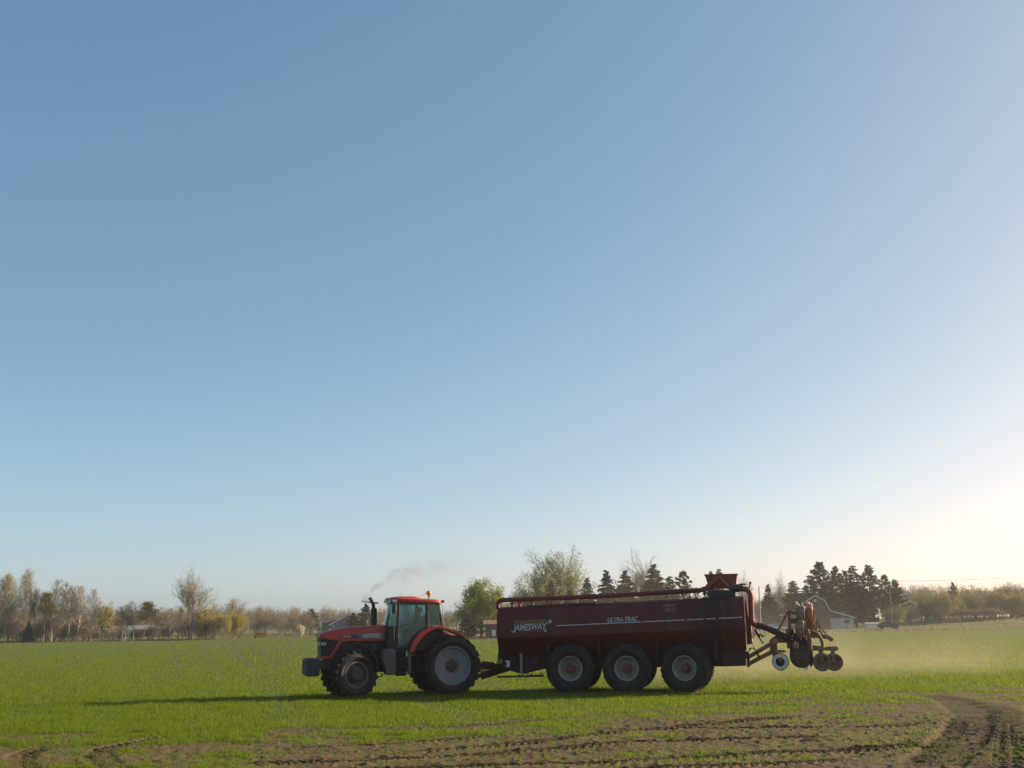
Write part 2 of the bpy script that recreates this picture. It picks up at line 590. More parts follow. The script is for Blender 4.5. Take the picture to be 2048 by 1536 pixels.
def track_field(x, y):
    """height change, bare-soil amount and moist-soil amount left by the wheel tracks"""
    h = np.zeros_like(x)
    bare = np.zeros_like(x)
    moist = np.zeros_like(x)
    for pts, hw, dep, lug, pitch, *ev in TRACKS:
        ev = ev[0] if ev else .4
        P = [ground_at(*p)[:2] for p in pts]
        Q = np.array([(v.x, v.y) for v in curve_pts([(p[0], p[1], 0) for p in P], 8)])
        best = np.full(x.shape, 1e9)
        ss = np.zeros_like(x)
        sg = np.zeros_like(x)
        s0 = 0.0
        for a, b in zip(Q[:-1], Q[1:]):
            d = b - a
            L = np.hypot(*d)
            if L < 1e-6: continue
            u = d / L
            t = np.clip((x - a[0]) * u[0] + (y - a[1]) * u[1], 0, L)
            qx, qy = x - a[0] - u[0] * t, y - a[1] - u[1] * t
            dd = np.hypot(qx, qy)
            m = dd < best
            best = np.where(m, dd, best)
            ss = np.where(m, s0 + t, ss)
            sg = np.where(m, np.sign(qx * u[1] - qy * u[0]), sg)
            s0 += L
        wob = hw * (1 + .25 * (vnoise(x, y, 1.1, 5) - .5))
        ins = sstep(wob, wob * .75, best)
        fade = sstep(0, 1.5, ss) * sstep(s0, s0 - 1.5, ss) * (ev + (1.15 - ev) * vnoise(ss, ss * 0, 1.7, 11))
        ph = (ss / pitch + best / pitch * .75 + (sg > 0) * .5) % 1.0
        lugv = sstep(.10, .32, ph) * sstep(.80, .55, ph)
        h += (-dep * ins + 1.4 * lug * lugv * ins) * fade
        berm = np.exp(-((best - wob * 1.15) / (hw * .28)) ** 2) * (.5 + vnoise(x, y, .35, 8))
        h += .008 * berm * fade * (dep / .07)
        bare = np.maximum(bare, np.maximum(ins, .6 * np.exp(-((best - wob) / (hw * .35)) ** 2)) * np.clip(fade * 1.3 - .15 + .5 * (vnoise(x, y, .3, 15) - .5), 0, 1))
        moist = np.maximum(moist, ins * (.45 + .55 * (1 - lugv)) * np.minimum(1, fade))
    return h, bare, moist


def grow(a, step, ratio, limit):
    out = [a]
    while abs(out[-1]) < limit:
        out.append(out[-1] + step)
        step *= ratio
    return out


xs_r = grow(11.0, .05, 1.075, 7000)
xs = np.array([-v for v in xs_r[::-1]] + list(np.arange(-10.96, 10.97, .035)) + xs_r)
ys = np.array([-60, -30, -10, 0, 6, 11, 14, 16] + list(np.arange(17, 30, .036)) + list(np.arange(30, 62, .12)) + grow(62, .16, 1.05, 9000))
GX, GY = np.meshgrid(xs, ys)
near = (GY < 62) & (np.abs(GX) < 40)
GZ = terrain(GX, GY)
dirt = np.zeros_like(GX)
moist = np.zeros_like(GX)
gx, gy = GX[near], GY[near]
th, tb, tm = track_field(gx, gy)
dm = dirt_mask(gx, gy)
dm = np.maximum(dm, tb)
rough = (fbm(gx, gy, .9, 20, 5) - .5) * .07 + (vnoise(gx, gy, .13, 31) - .5) * .025
clod = np.maximum(0, vnoise(gx, gy, .12, 44) - .72) * .12
GZ[near] += (rough + clod) * (.35 + .8 * dm) * sstep(62, 50, gy) + th
dirt[near] = dm
moist[near] = tm
zone = sstep(0, 3, GY - field_edge(GX))
nx, ny = len(xs), len(ys)
me = bpy.data.meshes.new('ground')
me.vertices.add(nx * ny)
me.vertices.foreach_set('co', np.stack([GX, GY, GZ], -1).astype(np.float32).ravel())
ii = (np.arange(ny - 1)[:, None] * nx + np.arange(nx - 1)[None, :]).ravel()
quads = np.stack([ii, ii + 1, ii + nx + 1, ii + nx], -1).astype(np.int32)
me.loops.add(quads.size)
me.loops.foreach_set('vertex_index', quads.ravel())
me.polygons.add(len(quads))
me.polygons.foreach_set('loop_start', np.arange(0, quads.size, 4, dtype=np.int32))
me.polygons.foreach_set('use_smooth', np.ones(len(quads), dtype=bool))
for nm, arr in (('dirt', dirt), ('moist', moist), ('zone', zone)):
    at = me.attributes.new(nm, 'FLOAT', 'POINT')
    at.data.foreach_set('value', arr.astype(np.float32).ravel())
me.update()
me.validate()


def ground_mat():
    m, n, p, o = new_mat('ground_soil_and_turf')
    def attr(a):
        x = n.nodes.new('ShaderNodeAttribute')
        x.attribute_name = a
        return x.outputs['Fac']
    f1 = noise(n, .35, 6, .6)
    f2 = noise(n, 6, 5, .65)
    f3 = noise(n, 30, 4, .65)
    soil = mix_rgb(n, ramp(n, f2, .3, .7), (.062, .043, .023), (.112, .076, .041))
    soil = mix_rgb(n, ramp(n, f3, .40, .72), soil, (.155, .107, .060))
    soil = mix_rgb(n, ramp(n, f1, .52, .70), soil, (.085, .056, .034))
    soil = mix_rgb(n, attr('moist'), soil, (.042, .026, .016))
    turf = mix_rgb(n, ramp(n, f2, .3, .7), (.052, .080, .014), (.085, .115, .022))
    turf = mix_rgb(n, ramp(n, f3, .45, .75), turf, (.10, .085, .04))
    verge = mix_rgb(n, ramp(n, noise(n, .06, 5, .65), .40, .62), (.070, .105, .025), (.17, .155, .065))
    verge = mix_rgb(n, ramp(n, noise(n, 1.2, 4, .6), .35, .7), verge, (.105, .115, .04))
    c = mix_rgb(n, attr('dirt'), turf, soil)
    c = mix_rgb(n, attr('zone'), c, verge)
    n.links.new(c, p.inputs['Base Color'])
    p.inputs['Roughness'].default_value = .95
    p.inputs['Specular IOR Level'].default_value = .15
    b = N(n, 'ShaderNodeBump', Strength=.6, Distance=.03)
    n.links.new(f3, b.inputs['Height'])
    n.links.new(b.outputs[0], p.inputs['Normal'])
    return m


M['ground'] = ground_mat()
me.materials.append(M['ground'])
tag(mesh_obj('ground', me), kind='structure')


def blade_mesh(name, X, Y, Z, hgt, wid, lean, rng, mat):
    n = len(X)
    az = rng.random(n) * 2 * np.pi
    dx, dy = np.cos(az) * wid / 2, np.sin(az) * wid / 2
    la = rng.random(n) * 2 * np.pi
    lx, ly = np.cos(la) * lean, np.sin(la) * lean
    v = np.empty((n, 3, 3), np.float32)
    v[:, 0] = np.stack([X - dx, Y - dy, Z - .02], -1)
    v[:, 1] = np.stack([X + dx, Y + dy, Z - .02], -1)
    v[:, 2] = np.stack([X + lx, Y + ly, Z + hgt], -1)
    me = bpy.data.meshes.new(name)
    me.vertices.add(n * 3)
    me.vertices.foreach_set('co', v.ravel())
    me.loops.add(n * 3)
    me.loops.foreach_set('vertex_index', np.arange(n * 3, dtype=np.int32))
    me.polygons.add(n)
    me.polygons.foreach_set('loop_start', np.arange(0, n * 3, 3, dtype=np.int32))
    me.update()
    me.materials.append(mat)
    return mesh_obj(name, me)


def sample_z(x, y):
    """height of the ground sheet under points (bilinear in the grid)"""
    i = np.clip(np.searchsorted(xs, x) - 1, 0, nx - 2)
    j = np.clip(np.searchsorted(ys, y) - 1, 0, ny - 2)
    fx, fy = (x - xs[i]) / (xs[i + 1] - xs[i]), (y - ys[j]) / (ys[j + 1] - ys[j])
    return (GZ[j, i] * (1 - fx) + GZ[j, i + 1] * fx) * (1 - fy) + (GZ[j + 1, i] * (1 - fx) + GZ[j + 1, i + 1] * fx) * fy


M['crop'] = leaf_mat('young_crop_blades', (.120, .190, .013), .60, .34, (.215, .280, .026))
M['verge'] = leaf_mat('verge_grass_blades', (.12, .14, .04), .5, .35, (.26, .22, .10))
rng = np.random.default_rng(3)
n = 1900000
D = 1 / (1 / 20.0 + rng.random(n) * (1 / 265.0 - 1 / 20.0))
X = D * (rng.random(n) * 2 - 1) * .60
ok = D < field_edge(X) - .5
X, D = X[ok], D[ok]
dmk = dirt_mask(X, D)
nr = D < 62
_, tb2, _ = track_field(X[nr], D[nr])
dmk[nr] = np.maximum(dmk[nr], tb2 * 1.2)
patch = fbm(X, D, 1.2, 70)
tram = np.zeros_like(X)                                 # old wheel lanes running away through the crop
for px0, px1 in ((505, 473), (555, 515), (436, 412), (360, 345), (250, 238)):
    a, b = ground_at(px0, 1338), ground_at(px1, 1292)
    t = (D - a[1]) / (b[1] - a[1])
    tram = np.maximum(tram, sstep(.42 + D * .0015, .10, np.abs(X - (a[0] + (b[0] - a[0]) * t))) * sstep(47, 60, D))
g1, g2 = ground_at(505, 1338), ground_at(473, 1292)
u_lane = (X - g1[0]) - (D - g1[1]) * (g2[0] - g1[0]) / (g2[1] - g1[1])
lane = .28 + 1.0 * vnoise(u_lane, D * .015, .9, 91)
keep = rng.random(len(X)) < lane * np.clip(1.0 - .86 * dmk, .15, 1) * np.where(D < 62, .45 + .75 * patch, .8 + .3 * patch) * (.8 + (np.clip(1.75 * vnoise(X, D, .42, 81) * (.55 + .9 * vnoise(X, D, 1.6, 83)) + .12, 0, 1) - .8) * sstep(58, 34, D)) * (1 - .42 * tram)
X, D, dmk, patch = X[keep], D[keep], dmk[keep], patch[keep]
hh = (.040 + .060 * rng.random(len(X)) + .045 * patch) * (1 - .55 * dmk) * (.7 + .6 * vnoise(X, D, .5, 85)) * np.interp(D, [20, 60, 260], [1, .95, 1.15])
o = blade_mesh('crop_grass', X, D, sample_z(X, D), hh, np.clip(D * .00045, .012, .12), hh * .55, rng, M['crop'])
tag(o, 'bright green young cereal crop covering the whole field', 'grass', kind='stuff')
n = 90000
D = 1 / (1 / 172.0 + rng.random(n) * (1 / 420.0 - 1 / 172.0))
X = D * (rng.random(n) * 2 - 1) * .60
ok = D > field_edge(X) + .3
X, D = X[ok], D[ok]
road_y = 235.0
ok = np.abs(D - road_y) > np.where(X > 25, 3.6, 0)
X, D = X[ok], D[ok]
hh = (.12 + .25 * rng.random(len(X))) * (.6 + .8 * fbm(X, D, 14, 4)) * np.where(X > 15, sstep(2, 22, np.abs(D - road_y)) * .75 + .25, 1)
o = blade_mesh('verge_grass', X, D, sample_z(X, D), hh, D * .0008, hh * .5, rng, M['verge'])
tag(o, 'dull green and straw coloured grass on the verges beyond the field', 'grass', kind='stuff')

rb = MB()
RX = list(np.arange(18, 420, 6.0))
rb.loft([[(x, road_y - 2.9, float(sample_z(np.array([x]), np.array([road_y - 2.9]))[0]) + .03), (x, road_y, float(sample_z(np.array([x]), np.array([road_y]))[0]) + .10),
          (x, road_y + 2.9, float(sample_z(np.array([x]), np.array([road_y + 2.9]))[0]) + .03)] for x in RX], caps=False, closed=False)
tag(rb.build('road', M['asphalt'], None, 40), kind='structure')


# ------------------------------------------------------------------ shared builders for machines
def lettering(name, txt, size, mat, parent, pos, slope=0.0, shear=.25, bold=.0, width=None):
    """raised lettering on a side facing local +Y, reading towards -X"""
    cu = bpy.data.curves.new(name, 'FONT')
    cu.body = txt
    cu.size = size
    cu.shear = shear
    cu.offset = bold
    cu.extrude = .003
    cu.resolution_u = 4
    t = bpy.data.objects.new(name, cu)
    COL.objects.link(t)
    dg = bpy.context.evaluated_depsgraph_get()
    me = bpy.data.meshes.new_from_object(t.evaluated_get(dg))
    bpy.data.objects.remove(t)
    bpy.data.curves.remove(cu)
    co = np.empty(len(me.vertices) * 3, np.float32)
    me.vertices.foreach_get('co', co)
    co = co.reshape(-1, 3)
    co[:, 0] -= co[:, 0].min()
    if width: co[:, 0] *= width / co[:, 0].max()
    out = np.stack([pos[0] - co[:, 0], pos[1] + co[:, 2] + .003, pos[2] + co[:, 1] + slope * co[:, 0]], -1)
    me.vertices.foreach_set('co', out.astype(np.float32).ravel())
    me.materials.clear()
    me.materials.append(mat)
    me.flip_normals()
    me.update()
    return mesh_obj(name, me, parent)


def tyre_mb(R, W, rr, lugs=0, lug_h=.05, lug_w=.055, bulge=.03):
    """tyre about the local Y axis; outer face at y=+W/2"""
    h = W / 2
    t = MB()
    Rt = R - (lug_h if lugs else 0)
    prof = [(rr, -h * .72), (rr + .03, -h * .80), ((rr + Rt) / 2, -h - bulge), (Rt - .07, -h * .97), (Rt - .02, -h * .86), (Rt, -h * .5), (Rt + .006, 0),
            (Rt, h * .5), (Rt - .02, h * .86), (Rt - .07, h * .97), ((rr + Rt) / 2, h + bulge), (rr + .03, h * .80), (rr, h * .72)]
    t.lathe(prof, 56)
    for k in range(lugs):
        for s in (-1, 1):
            a = 2 * math.pi * (k + (.5 if s > 0 else 0)) / lugs
            da = .62 * W / Rt * .55
            pts = []
            for q in (0, .35, .7, 1.0):
                aa = a + da * q
                y = s * (h * .02 + (h * 1.0) * q)
                rad = Rt + lug_h * (1 if q < .9 else .55)
                pts.append((aa, y, rad))
            for (a0, y0, r0), (a1, y1, r1) in zip(pts[:-1], pts[1:]):
                vs = []
                for (aa, y, rad) in ((a0, y0, r0), (a1, y1, r1)):
                    wv = lug_w / Rt / 2
                    for (o_, rb_) in ((-wv * 1.5, Rt - .05), (wv * 1.5, Rt - .05), (wv, rad), (-wv, rad)):
                        vs.append((rb_ * math.cos(aa + o_), y, rb_ * math.sin(aa + o_)))
                t.add(vs, [(0, 1, 2, 3), (7, 6, 5, 4), (0, 4, 5, 1), (1, 5, 6, 2), (2, 6, 7, 3), (3, 7, 4, 0)])
    return t


def bolts(mb, n, rad, y, r=.022, l=.04, mi=0):
    for k in range(n):
        a = 2 * math.pi * k / n
        c = (rad * math.cos(a), y, rad * math.sin(a))
        mb.lathe([(0.001, l), (r, l), (r, 0)], 8, c, mi)
    return mb


def rot_tyre(me, ang):
    me.transform(Matrix.Rotation(ang, 4, 'Y'))


# ------------------------------------------------------------------ tractor
TR_O, TR_A = Vector((-2.699, 41.887, 0)), math.radians(200)
tr = empty('tractor', None, TR_O, TR_A)
tag(tr, 'red and orange farm tractor with glazed cab pulling the long maroon slurry tanker', 'tractor')

# bonnet: cross-sections from the cab to the nose
secs = []
for x, zt, zb, hw in ((2.12, 2.44, 1.86, .46), (2.6, 2.435, 1.865, .46), (3.2, 2.41, 1.87, .455), (3.6, 2.375, 1.88, .45), (4.0, 2.33, 1.90, .44), (4.35, 2.265, 1.94, .43), (4.55, 2.21, 1.98, .415), (4.68, 2.14, 2.0, .39), (4.74, 2.07, 2.01, .36)):
    sh = min(.14, (zt - zb) * .45)
    ring = []
    for s in (1, -1):
        pass
    ring = [(x, hw, zb), (x, hw + .004, (zb + zt - sh) / 2), (x, hw - .012, zt - sh), (x, hw - .05, zt - sh * .42), (x, hw - .13, zt - sh * .10), (x, 0, zt + .012),
            (x, -hw + .13, zt - sh * .10), (x, -hw + .05, zt - sh * .42), (x, -hw + .012, zt - sh), (x, -hw - .004, (zb + zt - sh) / 2), (x, -hw, zb)]
    secs.append(ring)
hood = MB().loft(secs)
for s in (1, -1):                                       # slanting frame beside the grille and the chin bar
    y0, y1 = (.395, .425) if s > 0 else (-.425, -.395)
    hood.prism([(4.03, 1.93), (3.86, 1.93), (4.30, 1.245), (4.66, 1.255), (4.66, 1.37), (4.36, 1.37)], y0, y1)
hood.box((4.665, 0, 1.312), (.06, .80, .115))
bonnet = hood.build('bonnet', M['red'], tr, 40, .012)
g = MB()
g.loft([[(4.03, .39, 1.965), (4.03, -.39, 1.965), (4.70, -.36, 1.995), (4.70, .36, 1.995)], [(4.37, .385, 1.37), (4.37, -.385, 1.37), (4.655, -.36, 1.37), (4.655, .36, 1.37)]])
grille = g.build('front_grille', M['grille'], tr, None, .01)
for i in range(9):
    pass
sl = MB()
for i in range(8):
    z = 1.44 + i * .068
    xr = 4.36 - (z - 1.37) * .56
    sl.box(((xr + 4.62) / 2 + .02, .392, z), (4.60 - xr, .012, .014))
sl.build('grille_slats', M['dark_metal'], grille)
for (x, z) in ((4.63, 1.80), (4.54, 1.805)):
    hl = MB()
    hl.box((x, .385, z), (.055, .03, .105))
    hl.build('headlight', M['lamp_glass'], tr, None, .012)
hl = MB().box((4.69, -.16, 1.80), (.03, .14, .12))
hl.build('headlight', M['lamp_glass'], tr, None, .012)
hl = MB().box((4.69, .16, 1.80), (.03, .14, .12))
hl.build('headlight', M['lamp_glass'], tr, None, .012)
# side decal with a metallic fade, then the lettering
m, n_, p_, o_ = new_mat('decal_fade')
tc = n_.nodes.new('ShaderNodeTexCoord')
sx = n_.nodes.new('ShaderNodeSeparateXYZ')
n_.links.new(tc.outputs['Object'], sx.inputs[0])
cr_ = n_.nodes.new('ShaderNodeValToRGB')
mr = N(n_, 'ShaderNodeMapRange')
mr.inputs[1].default_value, mr.inputs[2].default_value = 4.0, 2.15
n_.links.new(sx.outputs[0], mr.inputs[0])
n_.links.new(mr.outputs[0], cr_.inputs[0])
E_ = cr_.color_ramp.elements
E_[0].position, E_[0].color = 0.0, (.02, .02, .023, 1)
E_[1].position, E_[1].color = 1.0, (.02, .02, .023, 1)
for ps, cc in ((.32, (.022, .022, .028, 1)), (.50, (.16, .16, .24, 1)), (.62, (.16, .16, .22, 1)), (.80, (.20, .20, .24, 1)), (.90, (.04, .04, .045, 1))):
    e = E_.new(ps)
    e.color = cc
n_.links.new(cr_.outputs[0], p_.inputs['Base Color'])
p_.inputs['Roughness'].default_value = .3
M['decal'] = m
for s in (1, -1):
    d = MB()
    y0, y1 = (.462, .468) if s > 0 else (-.468, -.462)
    d.prism([(4.02, 2.035), (3.75, 2.085), (3.4, 2.125), (2.13, 2.165), (2.13, 1.965), (3.4, 1.97), (3.85, 1.985)], y0, y1)
    dec = d.build('bonnet_stripe', M['decal'], tr)
    if s > 0:
        lettering('lettering', 'AGCO', .165, M['chrome'], dec, (3.17, .469, 2.015), .012, .22, .004, .60)
        lettering('lettering', 'DT240', .095, M['letter'], dec, (3.90, .469, 2.005), .01, .2, .001, .30)
# engine, frame, axle
e = MB()
e.box((3.3, 0, 1.40), (2.0, .62, .95))
e.box((3.4, 0, .92), (2.3, .44, .36))
e.tube([(2.4, .34, 1.72), (3.4, .34, 1.74)], .05)
e.tube([(2.5, .36, 1.5), (3.0, .38, 1.42), (3.3, .36, 1.55)], .035)
e.lathe([(0, .12), (.11, .12), (.11, -.12), (0, -.12)], 16, (2.75, .40, 1.62))
e.box((2.95, .37, 1.2), (.35, .1, .3))
e.box((4.35, 0, 1.02), (.3, .5, .45))
e.build('engine', M['dark_metal'], tr, None, .015)
a = MB()
a.tube([(3.68, -.85, .84), (3.68, .85, .84)], .11, 12)
a.box((3.68, 0, .9), (.4, .5, .3))
a.build('front_axle', M['dark_metal'], tr, 40)
a = MB()
a.tube([(0, -.95, 1.0), (0, .95, 1.0)], .17, 14)
a.box((.25, 0, 1.02), (1.7, .62, .72))
a.box((1.35, 0, 1.0), (1.0, .5, .55))
a.build('rear_axle', M['dark_metal'], tr, 40, .02)
wgt = MB()
for i in range(12):
    y = -.52 + (i + .5) * 1.04 / 12
    wgt.prism([(4.72, 1.24), (4.72, .72), (4.80, .66), (5.10, .66), (5.20, .74), (5.20, 1.22), (5.12, 1.29), (4.80, 1.29)], y - .04, y + .04)
wgt.box((4.55, 0, 1.05), (.5, .96, .32))
wgt.build('front_weights', M['weight'], tr, None, .008)


def tractor_wheel(x, y, z, R, W, rr, lugs, side, steer, rim_m, phase, deep):
    wl = empty('rear_wheel' if R > .95 else 'front_wheel', tr, (x, y, z), steer + (0 if side > 0 else math.pi))
    t = tyre_mb(R, W, rr, lugs, .055, .062)
    to = t.build('tyre', M['tyre_t'], wl, 40)
    rot_tyre(to.data, phase)
    h = W / 2
    r = MB()
    if R > .95:
        r.lathe([(rr + .03, h * .84), (rr, h * .88), (rr - .035, h * .80), (rr - .06, h * .62), (rr - .10, h * .55), (rr * .55, h * .50), (.24, h * .36), (.20, h * .30), (.001, h * .30)], 56)
        r.lathe([(rr, -h * .8), (rr - .03, -h * .2), (rr - .06, h * .5)], 40)
        r.box((rr * .28, h * .52, rr * .72), (.06, .05, .12))
    else:
        r.lathe([(rr + .025, h * .84), (rr, h * .90), (rr - .03, h * .80), (rr - .05, h * .30), (rr - .12, h * .15), (rr * .62, h * .22), (rr * .60, h * .55), (rr * .50, h * .60), (.001, h * .60)], 48)
    ro = r.build('rim', rim_m, wl, 35)
    if R > .95:
        b = MB().lathe([(.185, h * .28), (.185, h * .48), (.13, h * .52), (.001, h * .52)], 24)
        bolts(b, 10, .215, h * .33, .025, .05)
        b.build('hub', M['dark_metal'], wl, 35)
    else:
        b = MB().lathe([(.25, h * .58), (.24, h * .95), (.17, h * 1.15), (.001, h * 1.15)], 24)
        bolts(b, 8, .29, h * .57, .018, .04)
        b.build('hub', M['dark_metal'], wl, 35)


for s in (1, -1):
    tractor_wheel(-.04, s * .93, 1.01, 1.075, .58, .655, 22, s, 0, M['silver'], .12 * s, True)
    tractor_wheel(3.49, s * .88, .775, .845, .50, .43, 20, s, math.radians(13), M['grey_rim'], .2 * s, False)
# front mudguards
for s in (1, -1):
    out, inn = [], []
    for k in range(13):
        th_ = math.radians(112 - k * 9.6)
        out.append((3.70 - .98 * math.cos(math.pi - th_) * -1 if False else 3.70 + .98 * math.cos(th_), .84 + .98 * math.sin(th_)))
    out = [(3.70 - 1.0 * math.sin(math.radians(a_)), .86 + .99 * math.cos(math.radians(a_))) for a_ in range(5, 100, 8)]
    inn = [(3.70 - .965 * math.sin(math.radians(a_)), .86 + .955 * math.cos(math.radians(a_))) for a_ in range(5, 100, 8)]
    y0, y1 = (.66, 1.14) if s > 0 else (-1.14, -.66)
    mg = MB()
    mg.prism(out + inn[::-1], y0, y1)
    mg.bar((3.2, s * .68, 1.66), (3.4, s * .40, 1.1), .05, .05)
    mg.build('front_mudguard', M['black'], tr, 40)
# exhaust stack beside the bonnet
ex = MB()
ex.tube([(2.55, -.42, 2.36), (2.55, -.42, 3.04)], .115, 16)
ex.tube([(2.55, -.42, 3.04), (2.55, -.42, 3.09)], [.115, .06], 16)
pts = curve_pts([(2.57, -.42, 3.04), (2.575, -.42, 3.18), (2.62, -.42, 3.31), (2.72, -.42, 3.47)], 4)
ex.tube(pts, [.068] * (len(pts) - 1) + [.058], 14)
ex.build('exhaust_stack', M['dark_metal'], tr, 40)
# cab shell
cab = MB()
cab.prism([(2.26, 1.50), (2.26, 2.40), (1.98, 2.40), (1.98, 1.62), (1.40, 1.62), (1.20, 1.95), (.95, 2.20), (.70, 2.34), (.16, 2.38), (.16, 1.50)], .70, .745)
cab.prism([(2.26, 1.50), (2.26, 2.40), (1.98, 2.40), (1.98, 1.62), (1.40, 1.62), (1.20, 1.95), (.95, 2.20), (.70, 2.34), (.16, 2.38), (.16, 1.50)], -.745, -.70)
cab.box((1.2, 0, 1.53), (2.1, 1.38, .07))
cab.box((.20, 0, 1.95), (.07, 1.38, .86))
cab.box((2.27, 0, 1.95), (.06, 1.36, .95))
for s in (1, -1):
    cab.bar((1.95, s * .765, 1.55), (1.90, s * .765, 3.24), .07, .10)
    cab.bar((.80, s * .765, 2.28), (.80, s * .765, 3.24), .07, .115)
    cab.bar((.20, s * .72, 2.36), (.34, s * .72, 3.24), .06, .06)
    cab.bar((1.92, s * .765, 3.215), (.32, s * .765, 3.215), .06, .07)
    cab.bar((1.93, s * .77, 1.60), (1.38, s * .77, 1.60), .05, .06)
    q = curve_pts([(1.38, s * .77, 1.60), (1.20, s * .77, 1.94), (.95, s * .77, 2.19), (.74, s * .77, 2.32)], 3)
    cab.tube(q, .032, 6)
cab.bar((2.02, .55, 3.22), (2.02, -.55, 3.22), .06, .06)
cab.build('cab_frame', M['black'], tr, None, .012)


def pane(name, pts, thick=.008, parent=tr):
    p = MB()
    P = [Vector(v) for v in pts]
    nrm = (P[1] - P[0]).cross(P[2] - P[0]).normalized() * thick
    k = len(P)
    p.add(P + [v + nrm for v in P], [tuple(range(k)), tuple(range(2 * k - 1, k - 1, -1))] + [(i, i + k, (i + 1) % k + k, (i + 1) % k) for i in range(k)])
    return p.build(name, M['glass'], parent)


for s in (1, -1):
    pane('door_window', [(1.90, s * .77, 1.64), (1.42, s * .77, 1.64), (1.23, s * .77, 1.97), (.98, s * .77, 2.22), (.86, s * .77, 2.32), (.86, s * .765, 3.18), (1.87, s * .765, 3.18)])
    pane('side_window', [(.74, s * .75, 2.38), (.25, s * .72, 2.40), (.37, s * .72, 3.18), (.74, s * .75, 3.18)])
# curved windscreen
ws = MB()
rows = []
for k in range(11):
    y = -.74 + 1.48 * k / 10
    f = abs(y / .74) ** 2.6
    rows.append((y, 2.24 - .30 * f, 2.06 - .16 * f))
ws.loft([[(b, y, 2.40), (t, y, 3.21)] for y, b, t in rows], caps=False, closed=False)
ws.loft([[(b - .008, y, 2.40), (t - .008, y, 3.21)] for y, b, t in rows], caps=False, closed=False)
ws.build('windscreen', M['glass'], tr, 40)
pane('rear_window', [(.20, .66, 2.42), (.20, -.66, 2.42), (.34, -.66, 3.18), (.34, .66, 3.18)])
# roof
def rr_ring(x0, x1, hy, z, ins, r=.34, slope=True):
    x0, x1, hy = x0 + ins, x1 - ins, hy - ins
    ring = []
    for cx, cy, a0 in ((x1 - r, hy - r, 0), (x0 + r, hy - r, 90), (x0 + r, -hy + r, 180), (x1 - r, -hy + r, 270)):
        for k in range(6):
            a = math.radians(a0 + k * 18)
            xx = cx + r * math.cos(a)
            ring.append((xx, cy + r * math.sin(a), z + (.055 * (xx - 1.3) if slope else 0)))
    return ring


rf = MB()
rf.loft([rr_ring(.16, 2.13, .80, 3.235, .10), rr_ring(.16, 2.13, .80, 3.25, .02), rr_ring(.16, 2.13, .80, 3.30, 0), rr_ring(.16, 2.13, .80, 3.37, .01), rr_ring(.16, 2.13, .80, 3.41, .06), rr_ring(.16, 2.13, .80, 3.425, .2)])
rf.loft([rr_ring(.9, 2.0, .66, 3.43, .05, slope=False), rr_ring(.9, 2.0, .66, 3.47, .07, slope=False), rr_ring(.9, 2.0, .66, 3.485, .16, slope=False)])
roof = rf.build('cab_roof', M['orange'], tr, 40)
for y in (.42, .20, -.20, -.42):
    wl = MB().box((2.13, y, 3.30), (.05, .16, .09))
    wl.build('work_light', M['lamp_glass'], roof, None, .01)
wl = MB().box((2.02, .70, 3.31), (.16, .10, .09))
wl.build('work_light', M['lamp_glass'], roof, None, .01)
wl = MB().box((.12, .56, 3.29), (.08, .14, .10))
wl.build('tail_lamp', M['black'], tr, None, .01)
bc = MB()
bc.lathe([(.001, .10), (.05, .088), (.088, .05), (.10, 0), (.09, -.045), (.06, -.085), (.001, -.09)], 18, (.60, .30, 3.60), axis='Z')
beacon = bc.build('beacon', M['amber'], tr, 50)
MB().tube([(.60, .30, 3.36), (.60, .30, 3.46), (.60, .30, 3.55)], [.022, .026, .042], 10).build('beacon_stem', M['black'], beacon, 40)
MB().tube([(.69, .34, 3.62), (1.12, .38, 3.42)], .006, 5).build('aerial', M['wire'], tr)
# near and far mirrors
mr_ = MB()
mr_.tube([(2.30, .80, 3.27), (2.20, 1.00, 3.22), (2.14, 1.08, 3.16)], .016, 6)
mo = mr_.build('mirror_arm', M['black'], tr)
MB().box((2.13, 1.06, 3.00), (.09, .24, .30), Matrix.Rotation(.3, 3, 'Z')).build('mirror', M['black'], mo, None, .03)
mr_ = MB()
mr_.tube([(2.30, -.80, 3.27), (2.55, -1.10, 3.30), (2.86, -1.32, 3.36)], [.035, .025, .012], 6)
mo = mr_.build('mirror_arm', M['black'], tr)
MB().box((2.70, -1.20, 3.22), (.06, .12, .10)).build('mirror', M['black'], mo, None, .02)
# grab hoop behind the cab
q = curve_pts([(.13, .72, 2.42), (.16, .74, 2.8), (.20, .74, 3.12), (.27, .74, 3.20), (.33, .74, 3.10), (.30, .74, 2.9)], 5)
MB().tube(q, .014, 6).build('grab_rail', M['galv'], tr, 60)
q = curve_pts([(2.05, .83, 1.75), (2.08, .86, 2.0), (2.07, .86, 2.4), (2.04, .84, 2.5)], 5)
MB().tube(q, .016, 6).build('grab_rail', M['dark_metal'], tr, 60)
# rear mudguards
for s in (1, -1):
    outp = [(1.53, 1.46), (1.44, 1.72), (1.30, 1.98), (1.08, 2.20), (.80, 2.335), (.42, 2.375), (.05, 2.31), (-.30, 2.18), (-.58, 2.03)]
    inp = [(-.62, 1.92), (-.30, 2.06), (.05, 2.20), (.42, 2.285), (.72, 2.22), (.97, 2.07), (1.16, 1.87), (1.29, 1.66), (1.37, 1.44)]
    y0, y1 = (.70, 1.06) if s > 0 else (-1.06, -.70)
    MB().prism(outp + inp, y0, y1).build('rear_mudguard', M['red'], tr, 40, .015)
